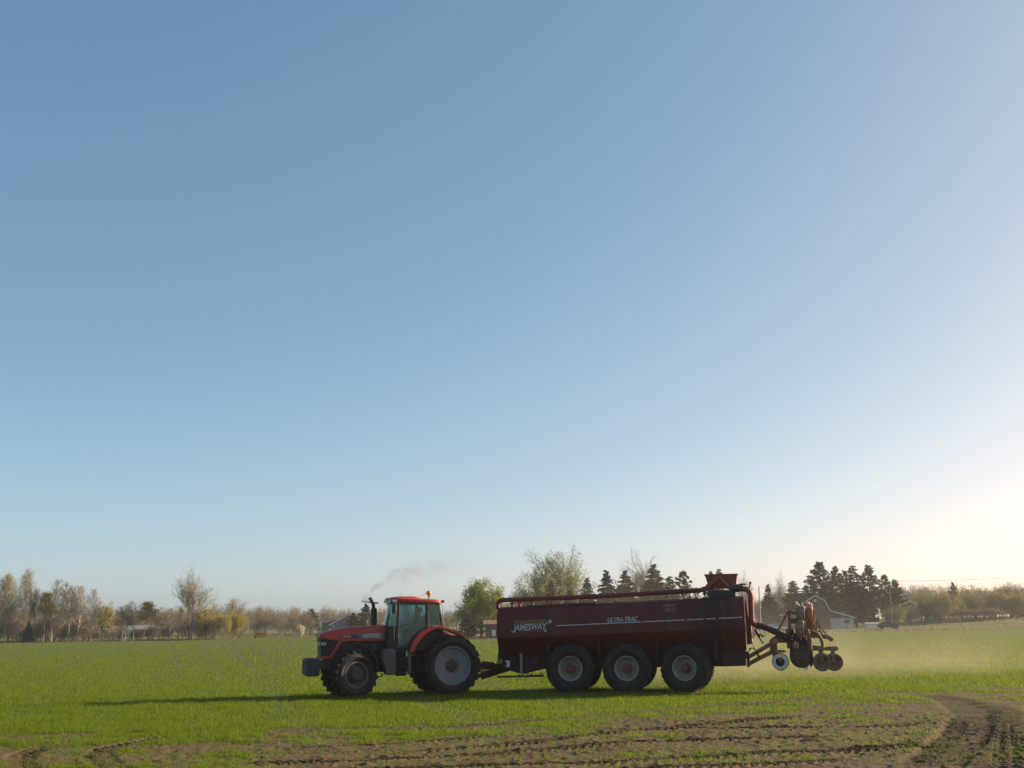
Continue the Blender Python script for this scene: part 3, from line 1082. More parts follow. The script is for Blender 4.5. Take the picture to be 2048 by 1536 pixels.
# fuel tank, steps
ft = MB()
ft.loft([[(2.57, .50, 1.30), (2.57, .98, 1.30), (2.02, .98, 1.55), (2.02, .50, 1.55)], [(2.45, .50, .95), (2.45, .98, .95), (2.02, .98, .95), (2.02, .50, .95)], [(2.36, .50, .66), (2.36, .96, .66), (2.02, .96, .66), (2.02, .50, .66)]])
ft.box((2.27, .74, 1.40), (.50, .46, .34))
ft.build('fuel_tank', M['grey_plastic'], tr, None, .05)
st_ = MB()
for z in (.70, .95, 1.20, 1.44):
    st_.box((1.76, .86, z), (.36, .30, .04))
st_.box((1.76, .66, 1.08), (.40, .05, .95))
st_.build('cab_steps', M['black'], tr, None, .008)
MB().prism([(1.58, 1.48), (1.45, 1.48), (1.45, .66), (1.56, .66)], .86, .98).build('step_side_panel', M['grey_plastic'], tr, None, .01)
MB().box((1.62, .788, 1.60), (.14, .01, .03)).build('door_sticker', M['letter'], tr)
br = MB()
for a_, b_ in (((2.72, .60, .78), (2.72, .60, .60)), ((2.72, .60, .60), (2.45, .60, .60)), ((2.45, .60, .60), (2.45, .60, .72))):
    br.bar(a_, b_, .05, .04)
br.build('step_bracket', M['black'], tr)
MB().box((2.86, .52, 1.42), (.04, .05, .12)).build('side_reflector', M['lamp_glass'], tr)
# hitch
ht = MB()
ht.box((-.9, 0, .50), (1.6, .14, .08))
for s in (1, -1):
    ht.bar((-.3, s * .35, .75), (-1.15, s * .42, .62), .06, .10)
    ht.bar((-.5, s * .30, 1.35), (-.95, s * .40, .70), .05, .05)
ht.build('hitch', M['dark_metal'], tr)
# inside the cab
sb = MB()
sb.box((.98, .06, 2.12), (.52, .50, .14))
sb.box((.98, .06, 1.85), (.32, .36, .45))
sb.bar((.75, .06, 2.18), (.62, .06, 2.82), .46, .12)
sb.build('seat', M['seat'], tr, None, .05)
sw = MB()
ring = [(1.68 + .07 * math.sin(a_) * 1.4, .06 + .21 * math.cos(a_), 2.36 + .16 * math.sin(a_)) for a_ in [k * math.pi / 10 for k in range(21)]]
sw.tube(ring, .018, 6, False)
sw.bar((1.68, .06, 2.36), (1.88, .06, 2.05), .08, .08)
sw.box((1.92, .06, 1.88), (.22, .30, .65))
sw.build('steering_wheel', M['black'], tr, 40)
cs = MB()
cs.box((.95, -.50, 2.18), (.70, .22, .30))
cs.box((1.35, -.58, 2.42), (.12, .14, .22))
cs.build('console', M['grey_plastic'], tr, None, .03)


TR_FIT = Matrix.Translation((.035, 0, .10)) @ Matrix.Scale(.972, 4)
for c_ in tr.children:                                  # body and cab trimmed to the size of the wheels
    if not c_.name.endswith('wheel') and '_wheel.' not in c_.name:
        c_.location, c_.scale = (.035, 0, .10), (.972, .972, .972)


# ------------------------------------------------------------------ driver
def skin_body(name, joints, edges, mat, parent=None, subdiv=1):
    me = bpy.data.meshes.new(name)
    me.from_pydata([j[0] for j in joints], edges, [])
    me.materials.append(mat)
    o = mesh_obj(name, me, parent)
    sk = o.modifiers.new('skin', 'SKIN')
    sk.use_smooth_shade = True
    for i, j in enumerate(joints):
        r = j[1]
        me.skin_vertices[0].data[i].radius = r if isinstance(r, tuple) else (r, r)
    me.skin_vertices[0].data[0].use_root = True
    sd = o.modifiers.new('sub', 'SUBSURF')
    sd.levels = sd.render_levels = subdiv
    return o


J, ED = [], []


def jn(p, r, link=None):
    J.append((p, r))
    if link is not None: ED.append((link, len(J) - 1))
    return len(J) - 1


pel = jn((.70, 0, 2.26), (.17, .12))
sp1 = jn((.66, 0, 2.45), (.16, .11), pel)
sp2 = jn((.64, .01, 2.62), (.18, .12), sp1)
nk = jn((.67, .02, 2.76), .06, sp2)
hd0 = jn((.70, .03, 2.86), (.07, .08), nk)
hd1 = jn((.715, .035, 2.95), (.082, .098), hd0)
hd2 = jn((.70, .03, 3.03), (.06, .07), hd1)
nose = jn((.795, .075, 2.92), .014, hd1)
for s in (1, -1):
    hip = jn((.78, s * .10, 2.23), .09, pel)
    kn = jn((1.22, s * .15, 2.24), .068, hip)
    an = jn((1.32, s * .15, 1.76), .045, kn)
    jn((1.50, s * .16, 1.64), .04, an)
    sh = jn((.66, s * .20, 2.64), .068, sp2)
    el = jn((.92, s * .30, 2.42), .048, sh)
    wr = jn((1.32, s * .21, 2.43), .034, el)
    pm = jn((1.40, s * .20, 2.44), .036, wr)
    for k in range(4):
        f0 = jn((1.47, s * (.17 + .02 * k), 2.455 - .004 * k), .010, pm)
        f1 = jn((1.505 + .004 * (k % 2), s * (.17 + .02 * k), 2.435), .009, f0)
        jn((1.495, s * (.17 + .02 * k), 2.405), .008, f1)
    t0 = jn((1.42, s * .155, 2.43), .011, pm)
    jn((1.46, s * .145, 2.41), .009, t0)
TRM = Matrix.Translation(TR_O) @ Matrix.Rotation(TR_A, 4, 'Z')
drv = skin_body('person', J, ED, M['skin'])
drv.matrix_world = TRM @ TR_FIT @ Matrix.Translation((.20, .06, .02))
tag(drv, 'driver in a navy work shirt sitting at the wheel inside the tractor cab', 'person')
SJ = [((.70, 0, 2.27), (.18, .13)), ((.66, 0, 2.45), (.175, .125)), ((.64, .01, 2.62), (.19, .13)), ((.665, .02, 2.70), .09)]
SE = [(0, 1), (1, 2), (2, 3)]
for s in (1, -1):
    b = len(SJ)
    SJ += [((.66, s * .20, 2.64), .082), ((.92, s * .30, 2.42), .060), ((1.28, s * .215, 2.43), .046)]
    SE += [(2, b), (b, b + 1), (b + 1, b + 2)]
skin_body('shirt', SJ, SE, M['shirt'], drv)
TJ = [((.69, 0, 2.27), (.17, .13))]
TE = []
for s in (1, -1):
    b = len(TJ)
    TJ += [((.78, s * .10, 2.23), .10), ((1.22, s * .15, 2.24), .080), ((1.32, s * .15, 1.78), .060)]
    TE += [(0, b), (b, b + 1), (b + 1, b + 2)]
skin_body('trousers', TJ, TE, M['trousers'], drv)
hr = MB()
hr.lathe([(.001, .125), (.05, .112), (.088, .07), (.102, .01), (.098, -.04), (.07, -.08)], 16, (.688, .022, 2.955), axis='Z')
hr.build('hair', M['hair'], drv, 60)
for dy in (.03, .095):
    fc = MB()
    fc.lathe([(.001, .012), (.011, .006), (.012, 0), (.001, -.01)], 8, (.775 - (dy - .03) * .35, dy + .012, 2.955), axis='X')
    fc.build('eye', M['hair'], drv, 60)


# ------------------------------------------------------------------ slurry tanker
TK_O, TK_A = Vector((4.194, 41.909, 0)), math.radians(168.5)
tk = empty('slurry_tanker', None, TK_O, TK_A)
tag(tk, 'long maroon three-axle slurry tanker with JAMESWAY lettering and an injector toolbar at its tail', 'tanker')
SL = -.028                                              # the vessel stands a little higher at the tail


def tz(x, z): return z + SL * x


def sect(x, k=1.0):
    top = 3.225
    half = [(1.30, 2.075), (1.31, 2.30), (1.30, 2.62), (1.265, 2.84), (1.19, 3.02), (1.06, 3.14), (.85, top - .035), (.45, top), (0, top + .01)]
    low = [(1.22, 1.96), (.98, 1.62), (.72, 1.30)]
    right_ = [(y, z) for y, z in low[::-1]] + half
    ring = [(x, y, tz(x, z)) for y, z in right_] + [(x, -y, tz(x, z)) for y, z in right_[-2::-1]]
    return ring


v = MB()
xs_t = [-4.42, -4.40, -3.6, -2.2, -.6, 1.0, 2.6, 4.0, 5.0, 5.02]
v.loft([sect(x) for x in xs_t])
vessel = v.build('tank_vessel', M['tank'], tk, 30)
ed = MB()                                               # end flanges and top edge rails
for x in (-4.40, 4.99):
    pts = [(x, y, z) for _, y, z in sect(x)]
    ed.tube(pts[2:-2], .028, 6)
for s in (1, -1):
    ed.bar((4.97, s * .98, tz(4.97, 3.21)), (-4.38, s * .98, tz(-4.38, 3.21)), .10, .025)
for x in (1.55, -1.45):
    ed.tube([(x, y, z + .004) for _, y, z in sect(x)][3:-3], .014, 5)
ed.build('rim_flange', M['maroon'], vessel, 40)
tp = MB()
for x in (4.55, 4.25, 3.75):
    tp.box((x, .55, tz(x, 3.30)), (.09, .09, .14))
    tp.lathe([(.001, .04), (.07, .04), (.07, 0)], 10, (x, .55, tz(x, 3.37)), axis='Z')
tp.tube([(4.75, .7, tz(4.7, 3.22)), (4.65, .7, tz(4.7, 3.36)), (4.15, .7, tz(4.2, 3.36)), (4.05, .7, tz(4.0, 3.22))], .018, 6)
tp.bar((3.9, .75, tz(3.9, 3.235)), (1.2, .75, tz(1.2, 3.235)), .12, .05)
tp.build('top_fittings', M['rust_red'], tk, 40)
MB().box((.42, .97, tz(.4, 3.29)), (.05, .05, .14)).build('pipe_bracket', M['rust_red'], tk, None, .01)
MB().box((-1.52, .97, tz(-1.5, 3.27)), (.05, .05, .10)).build('pipe_bracket', M['rust_red'], tk, None, .01)
# decals on the near side
lg = MB()
for i, w_ in enumerate((0, 1, 2, 3)):
    x0, x1 = 4.34 - .0 * i, 3.08 - .03 * i
    z0 = 2.555 - .032 * i
    lg.prism([(x0, z0 + .030 * (4.34 - x0) + .012), (x1, z0 + .030 * (4.34 - x1) + .012), (x1, z0 + .030 * (4.34 - x1)), (x0, z0 + .030 * (4.34 - x0))], 1.309, 1.314)
lg.prism([(4.28, 2.155), (3.12, 2.192), (3.12, 2.182), (4.28, 2.145)], 1.307, 1.312)
lg.build('gold_stripes', M['gold'], vessel)
lettering('lettering', 'JAMESWAY', .33, M['letter'], vessel, (4.38, 1.312, 2.205), .030, .22, .009, 1.34)
for poly in ([(4.46, 2.175), (4.27, 2.18), (4.30, 2.21), (4.46, 2.20)], [(3.12, 2.25), (3.06, 2.25), (3.09, 2.15), (3.15, 2.15)], [(3.05, 2.47), (2.97, 2.475), (2.97, 2.455), (3.03, 2.452)]):
    MB().prism(poly, 1.312, 1.316).build('letter_flourish', M['letter'], vessel)
stp = []
cx_, cz_ = 2.915, 2.535
for k in range(12):
    a = math.radians(90 + k * 30 + 12)
    r_ = .105 if k % 2 == 0 else .036
    stp.append((cx_ + r_ * math.cos(a), cz_ + r_ * math.sin(a)))
MB().prism(stp, 1.309, 1.315).build('star_emblem', M['letter'], vessel)
ln = MB()
xa = 2.67
for xb in (.95, -.55, -.60, -1.5, -2.2, -2.28, -2.9, -2.98, -3.35, -3.46, -3.75, -4.33):
    if abs(xb - xa) > .12:
        za, zb = 2.372 + .031 * (2.67 - xa), 2.372 + .031 * (2.67 - xb)
        ln.prism([(xa, za + .016), (xb, zb + .016), (xb, zb - .016), (xa, za - .016)], 1.312, 1.316)
    xa = xb
ln.build('white_line', M['letter'], vessel)
lettering('lettering', 'ULTRA-TRAC', .235, M['letter'], vessel, (.70, 1.312, 2.475), .030, .30, .005, 1.15)
ws_ = MB()
lettering('worn_lettering', '7400 US', .16, M['letter_worn'], vessel, (-1.40, 1.235, 2.985), .02, .25, .002, .50)
lettering('worn_lettering', '6200 IG', .16, M['letter_worn'], vessel, (-1.42, 1.275, 2.835), .02, .25, .002, .46)
# chassis
ch = MB()
for s in (1, -1):
    ch.prism([(4.96, 1.75), (4.92, .78), (4.1, .60), (3.3, .78), (-3.45, .84), (-4.38, .86), (-4.36, 1.9)], s * .70 - .04, s * .70 + .04)
ch.box((4.93, 0, 1.30), (.08, 1.36, .95))
ch.box((-4.34, 0, 1.35), (.08, 1.36, .95))
ch.prism([(-3.50, 1.30), (-3.50, .845), (-4.36, .865), (-4.36, 1.30)], -.98, .98)
ch.box((0, 0, 1.22), (9.0, 1.3, .25))
for x in (3.05, 1.1, -1.1, -3.3):
    ch.prism([(x - .05, 1.1), (x + .05, 1.1), (x + .05, 1.95), (x - .05, 1.95)], -1.12, 1.12)
ch.build('chassis', M['maroon'], tk, None, .012)
tg = MB()
hx = (-1.64 - TK_O.x, 45.199 - TK_O.y)
drawpt = (TR_O + Matrix.Rotation(TR_A, 3, 'Z') @ Vector((-1.50, 0, .55)))
loc_d = Matrix.Rotation(-TK_A, 3, 'Z') @ (drawpt - TK_O)
loc_d = Vector(((loc_d.x + .064) / .953, loc_d.y / .96, .5))
tg.bar((4.9, .28, .80), (loc_d.x, loc_d.y + .03, .52), .12, .26)
tg.bar((4.9, -.28, .80), (loc_d.x, loc_d.y - .03, .52), .12, .26)
tg.box((loc_d.x, loc_d.y, .54), (.28, .16, .14))
tg.build('drawbar', M['maroon'], tk, None, .012)
pto = MB()
p0 = Vector((loc_d.x + .75, loc_d.y, .92))
pto.tube([p0, Vector((5.86, loc_d.y * .75, .92)), Vector((5.80, loc_d.y * .72, .93)), Vector((5.40, loc_d.y * .4, .90)), Vector((5.32, loc_d.y * .3, .90)), Vector((4.95, 0, .95))], [.06, .07, .16, .13, .06, .06], 14)
pto.build('drive_shaft', M['pipe_red'], tk, 40)
MB().tube([(5.15, .72, .50), (3.3, .74, .53)], .035, 8).build('steering_rod', M['dark_metal'], tk, 40)
for i in range(5):
    y = .25 + .1 * i
    q = curve_pts([(loc_d.x + .4, loc_d.y * .8, .75 + .03 * i), (5.55, y * .8, .62 + .05 * i), (5.12 + .03 * i, y, .85), (5.10, y, 1.2 + .05 * i), (5.06 + .03 * (i % 3), y + .02, 1.6 + .12 * i)], 6)
    MB().tube(q, .016, 5).build('hydraulic_hose', M['hose'], tk, 60)
for i in range(3):
    q = curve_pts([(4.35 - .35 * i, .76, .66), (4.22 - .35 * i, .78, .53), (4.05 - .35 * i, .78, .66)], 5)
    MB().tube(q, .012, 5).build('hydraulic_hose', M['hose'], tk, 60)
q = curve_pts([(4.0, .78, .66), (3.7, .78, .56), (3.3, .78, .62), (3.1, .78, .8)], 5)
MB().tube(q, .012, 5).build('hydraulic_hose', M['hose'], tk, 60)
jk = MB()
jk.tube([(4.17, .80, 1.34), (4.17, .80, .66)], .055, 12)
jk.box((4.17, .80, 1.40), (.16, .12, .14))
jk.box((4.17, .80, .63), (.20, .18, .04))
jk.build('jack_stand', M['galv'], tk, 40)
MB().box((4.72, .746, .98), (.16, .012, .24)).build('warning_sticker', M['white'], tk)
MB().box((4.90, .746, 1.46), (.14, .012, .06)).build('warning_sticker', M['letter_worn'], tk)
MB().lathe([(.001, .1), (.10, .1), (.10, 0), (.06, 0)], 14, (4.85, .74, .98)).build('inlet_cap', M['black'], tk, 40)
MB().box((3.62, .78, 1.05), (.24, .10, .18)).build('valve_block', M['black'], tk, None, .01)


def tanker_wheel(x, side, steer):
    wl = empty('wheel', tk, (x, side * 1.08, .845), steer + (0 if side > 0 else math.pi))
    W, R, rr = .78, .88, .415
    t = tyre_mb(R, W, rr, 26, .035, .06, .05)
    to = t.build('tyre', M['tyre_k'], wl, 40)
    rot_tyre(to.data, x * 1.7 + side)
    h = W / 2
    r = MB()
    r.lathe([(rr + .03, h * .82), (rr + .005, h * .90), (rr - .02, h * .84), (rr - .045, h * .60), (rr - .07, h * .10), (rr - .11, -h * .02), (.20, h * .12), (.18, h * .10), (.001, h * .10)], 56)
    r.lathe([(rr, -h * .8), (rr - .06, -h * .1), (rr - .07, h * .1)], 40)
    r.build('rim', M['cream'], wl, 35)
    b = MB().lathe([(.145, h * .10), (.14, h * .42), (.10, h * .55), (.001, h * .57)], 24)
    bolts(b, 10, .185, h * .10, .024, .055, 1)
    b.build('hub', [M['hub_red'], M['dark_metal']], wl, 35)


for x, st__ in ((2.03, 8), (-.045, 0), (-2.15, -12)):
    for s in (1, -1):
        tanker_wheel(x, s, math.radians(st__))
    AX = MB()
    xl = (x + .064) / .953
    AX.tube([(xl, -1.0, .81), (xl, 1.0, .81)], .085, 12)
    AX.prism([(xl - .5, 1.12), (xl - .35, .88), (xl + .35, .88), (xl + .5, 1.12)], .55, .64)
    AX.build('axle', M['dark_metal'], tk, 40)
# filling pipe along the top, hopper and its pipework
q = curve_pts([(5.14, .50, 3.02), (5.15, .50, 3.20), (5.10, .50, 3.31), (4.96, .50, 3.365), (4.6, .50, 3.375)], 5)
tpipe = MB().tube(q + [Vector((1.1, .50, 3.445)), Vector((-2.85, .50, 3.60))], .088, 14)
tpipe.build('top_pipe', M['pipe_red'], tk, 50)
vp = MB()
vp.tube([(-2.80, .50, 3.60), (-3.10, .50, 3.70), (-3.16, .50, 3.78), (-3.44, .50, 4.02), (-3.52, .50, 4.04), (-3.60, .50, 4.0), (-3.84, .50, 3.72), (-3.92, .50, 3.67), (-4.2, .50, 3.655)], .085, 12)
vp.build('hopper_pipe', M['rust_red'], tk, 40)
hp = MB()
def rect(x0, x1, y0, y1, z): return [(x0, y0, z), (x1, y0, z), (x1, y1, z), (x0, y1, z)]
hp.loft([rect(-3.14, -4.14, -.42, .36, 3.66), rect(-3.00, -4.22, -.50, .44, 4.15)], caps=False)
hp.loft([rect(-3.17, -4.11, -.39, .33, 3.67), rect(-3.03, -4.19, -.47, .41, 4.16)], caps=False)
hp.loft([rect(-3.00, -4.22, -.50, .44, 4.15), rect(-2.97, -4.25, -.53, .47, 4.165), rect(-2.97, -4.25, -.53, .47, 4.19), rect(-3.03, -4.19, -.47, .41, 4.19), rect(-3.03, -4.19, -.47, .41, 4.14)], caps=False)
hp.add(rect(-3.16, -4.10, -.42, .34, 3.66), [(0, 1, 2, 3)])
for x in (-3.25, -4.0):
    for y in (-.35, .28):
        hp.bar((x, y, 3.25), (x, y, 3.68), .07, .07)
hopper = hp.build('hopper', M['rust_red'], tk, None)
MB().box((-3.62, .30, 3.42), (1.0, .5, .34)).build('hopper_base', M['dark_metal'], tk, None, .01)
MB().box((-3.2, .50, 3.50), (.25, .3, .18)).build('valve_box', M['dark_metal'], tk, None, .01)
MB().lathe([(.001, .14), (.15, .14), (.15, -.14), (.001, -.14)], 16, (-4.15, .50, 3.655), axis='X').build('pipe_coupling', M['dark_metal'], tk, 40)
for x in (-2.72, -2.95, -2.40, -2.1):
    vb = MB()
    vb.box((x, .50, 3.56), (.10, .24, .14))
    vb.tube([(x, .56, 3.4), (x + .02, .56, 3.62)], .03, 6)
    vb.build('pipe_clamp', M['dark_metal'], tk, None, .01)
MB().lathe([(.001, .04), (.14, .04), (.14, -.04), (.001, -.04)], 14, (-4.36, .50, 3.65), axis='X').build('pipe_flange', M['dark_metal'], tk, 40)
vb = MB()
vb.tube([(-4.05, .5, 3.76), (-4.45, .5, 3.80)], .025, 6)
vb.box((-4.42, .5, 3.79), (.22, .1, .06))
vb.build('valve_handle', M['dark_metal'], tk, None, .01)
MB().tube([(-4.66, .45, 3.66), (-4.68, .45, 3.78), (-4.70, .45, 3.88)], [.03, .03, .05], 8).build('air_valve', M['black'], tk)
q = curve_pts([(-4.15, .42, 3.655), (-4.38, .42, 3.64), (-4.58, .42, 3.58), (-4.68, .42, 3.40), (-4.68, .42, 3.1), (-4.67, .42, 2.55), (-4.72, .42, 2.38), (-4.86, .42, 2.28)], 5)
MB().tube(q, .105, 14).build('down_pipe', M['rust_red'], tk, 50)
q = curve_pts([(-4.82, .42, 2.29), (-5.05, .42, 2.25), (-5.35, .42, 2.13), (-5.75, .40, 1.93), (-6.15, .36, 1.76)], 6)
hz = MB().tube(q, .115, 14)
for i in range(2, len(q) - 1, 2):
    t_ = (q[i + 1] - q[i]).normalized()
    hz.tube([q[i] - t_ * .012, q[i] + t_ * .012], .122, 14)
hz.build('rear_hose', M['hose'], tk, 50)
rm = MB()                                               # mast plates on the tail of the tanker
rm.prism([(-4.44, 3.20), (-4.50, 3.20), (-4.55, 2.62), (-4.70, 2.62), (-4.72, 2.2), (-4.64, 1.62), (-4.44, 1.60)], .20, .30)
rm.prism([(-4.44, 3.20), (-4.50, 3.20), (-4.55, 2.62), (-4.70, 2.62), (-4.72, 2.2), (-4.64, 1.62), (-4.44, 1.60)], -.30, -.20)
rm.box((-4.55, 0, 2.35), (.18, .5, .55))
rm.tube([(-4.60, .32, 3.15), (-4.60, .32, 2.7)], .018, 6)
rm.prism([(-4.40, 1.30), (-4.52, 1.25), (-4.50, .80), (-4.40, .80)], .10, .60)
rm.prism([(-4.40, 1.30), (-4.52, 1.25), (-4.50, .80), (-4.40, .80)], -.60, -.10)
rm.build('rear_mast', M['rust_red'], tk, None, .008)
MB().tube([(-4.63, .36, 2.45), (-4.62, .36, 1.65)], .035, 8).build('lift_rod', M['chrome'], tk, 40)

# injector toolbar
ar = MB()
for s in (.34, -.34):
    ar.bar((-4.46, s, 1.14), (-5.42, s, 1.66), .10, .13)
    ar.bar((-4.46, s, .90), (-5.42, s, 1.36), .10, .13)
    ar.box((-5.42, s, 1.50), (.26, .14, .52))
ar.build('parallel_arm', M['toolbar_red'], tk, None, .012)
cy = MB()
cy.tube([(-4.78, .36, 2.15), (-4.92, .36, 1.86)], .055, 10)
cy.tube([(-4.92, .36, 1.86), (-5.02, .36, 1.66)], .03, 8)
cy.build('lift_cylinder', M['dark_metal'], tk, 40)
MB().lathe([(.001, .05), (.06, .05), (.06, -.05), (.001, -.05)], 12, (-5.02, .36, 1.68)).build('cylinder_pin', M['chrome'], tk, 40)
bmn = MB()
bmn.bar((-5.40, .20, 1.76), (-6.15, .20, 1.74), .22, .20)
bmn.bar((-5.40, -.30, 1.76), (-6.15, -.30, 1.74), .22, .20)
bmn.box((-5.48, 0, 1.72), (.20, 1.5, .20))
bmn.box((-6.02, .1, 1.58), (.20, .5, .26))
bmn.prism([(-5.30, 1.78), (-5.52, 1.92), (-5.72, 1.86), (-5.85, 1.74)], .22, .30)
bmn.box((-6.20, 0, 1.56), (.20, 2.3, .20))
bmn.build('toolbar_beam', M['toolbar_red'], tk, None, .012)
for i in range(4):
    y = .30 + .05 * i
    q = curve_pts([(-4.60, y, 1.72 + .08 * i), (-4.78, y + .05, 1.95 + .04 * i), (-4.98, y, 2.0 - .03 * i), (-5.08, y, 1.9)], 5)
    MB().tube(q, .012, 5).build('hydraulic_hose', M['hose'], tk, 60)
    q = curve_pts([(-4.50, y, 1.35 + .04 * i), (-4.62, y, 1.48), (-4.74, y, 1.40), (-4.80 - .03 * i, y, 1.18), (-4.84, y, 1.12)], 5)
    MB().tube(q, .011, 5).build('hydraulic_hose', M['hose'], tk, 60)
q = curve_pts([(-4.62, .4, 1.95), (-4.66, .4, 1.6), (-4.8, .4, 1.3), (-4.86, .4, 1.12)], 5)
MB().tube(q, .012, 5).build('hydraulic_hose', M['hose'], tk, 60)
MB().tube([(-5.1, .4, 2.12), (-5.16, .4, 1.92), (-5.02, .4, 1.86)], .014, 5).build('hydraulic_hose', M['hose'], tk, 60)


def small_wheel(name, x, y, z, R, W, rz, tyre_m, rim_m, rim_r, rx=0.0, ring=False):
    wl = empty(name, tk, (x, y, z), rz)
    wl.rotation_euler = (rx, 0, rz)
    t = tyre_mb(R, W, rim_r, 0, bulge=.035)
    t.build('tyre', tyre_m, wl, 50)
    h = W / 2
    r = MB()
    r.lathe([(rim_r + .02, h * .80), (rim_r, h * .86), (rim_r - .025, h * .5), (rim_r * .55, h * .25), (.05, h * .5), (.001, h * .55)], 32)
    r.lathe([(rim_r + .02, -h * .80), (rim_r, -h * .86), (rim_r - .025, -h * .5), (.05, -h * .3), (.001, -h * .3)], 32)
    if ring:
        r2 = MB().lathe([(rim_r - .005, h * .90), (rim_r, h * 1.20), (R - .035, h * 1.16), (R - .02, h * .98)], 40)
        r2.build('white_wall', M['white_wall'], wl, 50)
    r.build('rim', rim_m, wl, 40)
    return wl


small_wheel('gauge_wheel', -5.63, .50, .985, .31, .26, math.radians(-6), M['tan_tyre'], M['dark_metal'], .17, ring=True)
fk = MB()
fk.bar((-5.42, .40, 1.35), (-5.66, .68, 1.02), .06, .12)
fk.prism([(-5.35, 1.42), (-5.80, 1.40), (-5.88, 1.32), (-5.50, 1.30)], .30, .66)
fk.bar((-5.50, .34, 1.40), (-5.42, .34, 1.15), .08, .16)
fk.build('gauge_wheel_fork', M['toolbar_red'], tk, None, .01)
dk = MB()                                               # big shrouded disc in the middle
dk.lathe([(.001, .10), (.28, .09), (.41, .02), (.41, -.02), (.28, -.09), (.001, -.10)], 40, (-6.38, .46, 1.17))
dk.build('coulter_disc', M['rust_dark'], tk, 40)
dk2 = MB()
dk2.prism([(-6.00, 1.72), (-6.00, 1.22), (-6.06, 1.02), (-6.14, .98), (-6.14, 1.72)], .30, .44)
dk2.prism([(-6.62, 1.60), (-6.80, 1.55), (-6.84, 1.05), (-6.78, .84), (-6.70, .78), (-6.66, 1.0)], .30, .44)
dk2.box((-6.35, .25, 1.62), (.62, .25, .28))
dk2.box((-6.30, .1, 1.30), (.5, .5, .4))
dk2.build('disc_shroud', M['rust_dark'], tk, None, .012)
MB().prism([(-6.56, .92), (-6.66, .88), (-6.58, .70), (-6.46, .72)], .40, .46).build('injector_blade', M['chrome'], tk)
mf = MB()                                               # distribution manifold with outlets
mf.lathe([(.001, .22), (.20, .22), (.20, -.22), (.001, -.22)], 20, (-6.22, .20, 1.80))
mf.box((-6.45, .2, 1.84), (.34, .5, .30))
for i in range(6):
    a = math.radians(20 + i * 28)
    mf.tube([(-6.22 + .18 * math.cos(a), .40, 1.80 + .18 * math.sin(a)), (-6.22 + .30 * math.cos(a), .48, 1.80 + .30 * math.sin(a))], .04, 8)
mf.build('manifold', M['hose'], tk, None, .01)
for i, (x, z) in enumerate(((-6.32, 1.95), (-6.12, 1.90), (-6.42, 1.80), (-6.20, 1.70), (-6.30, 1.62), (-6.10, 1.78))):
    MB().box((x, .55, z), (.035, .02, .05)).build('hose_clamp', M['chrome'], tk)
for x, y in ((-7.13, .50), (-7.57, .36)):
    small_wheel('closing_wheel', x, y, .965, .325, .30, math.radians(10), M['tan_tyre'], M['dusty'], .20)
bb = MB()
bb.bar((-6.60, .40, 1.44), (-7.74, .36, 1.43), .14, .13)
bb.prism([(-6.6, 1.60), (-6.9, 1.55), (-7.3, 1.50), (-7.72, 1.52), (-7.76, 1.40), (-6.6, 1.38)], .10, .22)
for x, y in ((-7.13, .50), (-7.57, .36)):
    bb.box((x + .02, y + .19, 1.20), (.12, .05, .46))
    bb.box((x + .02, y - .19, 1.20), (.12, .05, .46))
    bb.box((x + .02, y, 1.40), (.20, .44, .10))
    bb.tube([(x, y - .2, .965), (x, y + .2, .965)], .03, 8)
bb.build('wheel_beam', M['dusty'], tk, None, .012)
# folded wings: dust-caked wheels carried upright, seen edge-on
for (x, y, z, R, W, m_) in ((-6.52, .42, 2.66, .33, .30, 'tan_tyre'), (-6.44, .62, 2.16, .325, .29, 'tan_tyre'), (-6.86, .05, 2.62, .34, .22, 'rust_tyre'), (-6.92, -.15, 2.24, .33, .26, 'tan_tyre')):
    w_ = small_wheel('folded_wing_wheel', x, y, z, R, W, math.radians(82), M[m_], M['dusty'], .19)
wf = MB()
wf.bar((-6.06, .30, 1.85), (-6.06, .30, 2.80), .09, .09)
wf.bar((-6.03, .30, 2.78), (-5.60, .34, 2.08), .08, .08)
wf.bar((-6.04, .30, 2.76), (-6.32, .30, 2.70), .08, .10)
wf.bar((-6.10, .28, 2.45), (-6.36, .28, 2.42), .14, .20)
wf.box((-6.03, .30, 2.00), (.26, .24, .22))
wf.lathe([(.001, .06), (.15, .06), (.15, -.06), (.001, -.06)], 14, (-6.03, .30, 2.10), axis='Z')
wf.bar((-6.70, .2, 1.80), (-6.66, .2, 3.02), .10, .10)
wf.bar((-6.92, .0, 1.80), (-6.90, .0, 2.98), .08, .08)
wf.box((-6.60, .2, 3.02), (.24, .2, .10))
wf.build('folded_wing_frame', M['toolbar_red'], tk, None, .012)
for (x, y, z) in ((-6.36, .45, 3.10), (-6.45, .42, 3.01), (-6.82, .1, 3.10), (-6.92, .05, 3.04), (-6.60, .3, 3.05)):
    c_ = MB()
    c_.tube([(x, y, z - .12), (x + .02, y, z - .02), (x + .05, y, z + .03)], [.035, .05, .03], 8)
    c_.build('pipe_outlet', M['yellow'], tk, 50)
rl = MB()
for a_, b_ in (((-6.80, .0, 2.54), (-7.10, .0, 2.53)), ((-7.10, .0, 2.53), (-7.20, .0, 2.20)), ((-7.20, .0, 2.22), (-6.85, .0, 2.24)), ((-7.20, .0, 2.20), (-7.44, .0, 1.84)), ((-7.12, .0, 2.21), (-7.28, .0, 1.84)), ((-7.00, .0, 2.38), (-7.15, .0, 2.37))):
    rl.tube([a_, b_], .024, 6)
rl.build('guard_rail', M['toolbar_red'], tk, 40)
hb = MB()
hb.bar((-6.75, .02, 1.92), (-7.44, .02, 1.84), .16, .15)
hb.bar((-7.42, .02, 1.85), (-7.60, .02, 1.72), .16, .15)
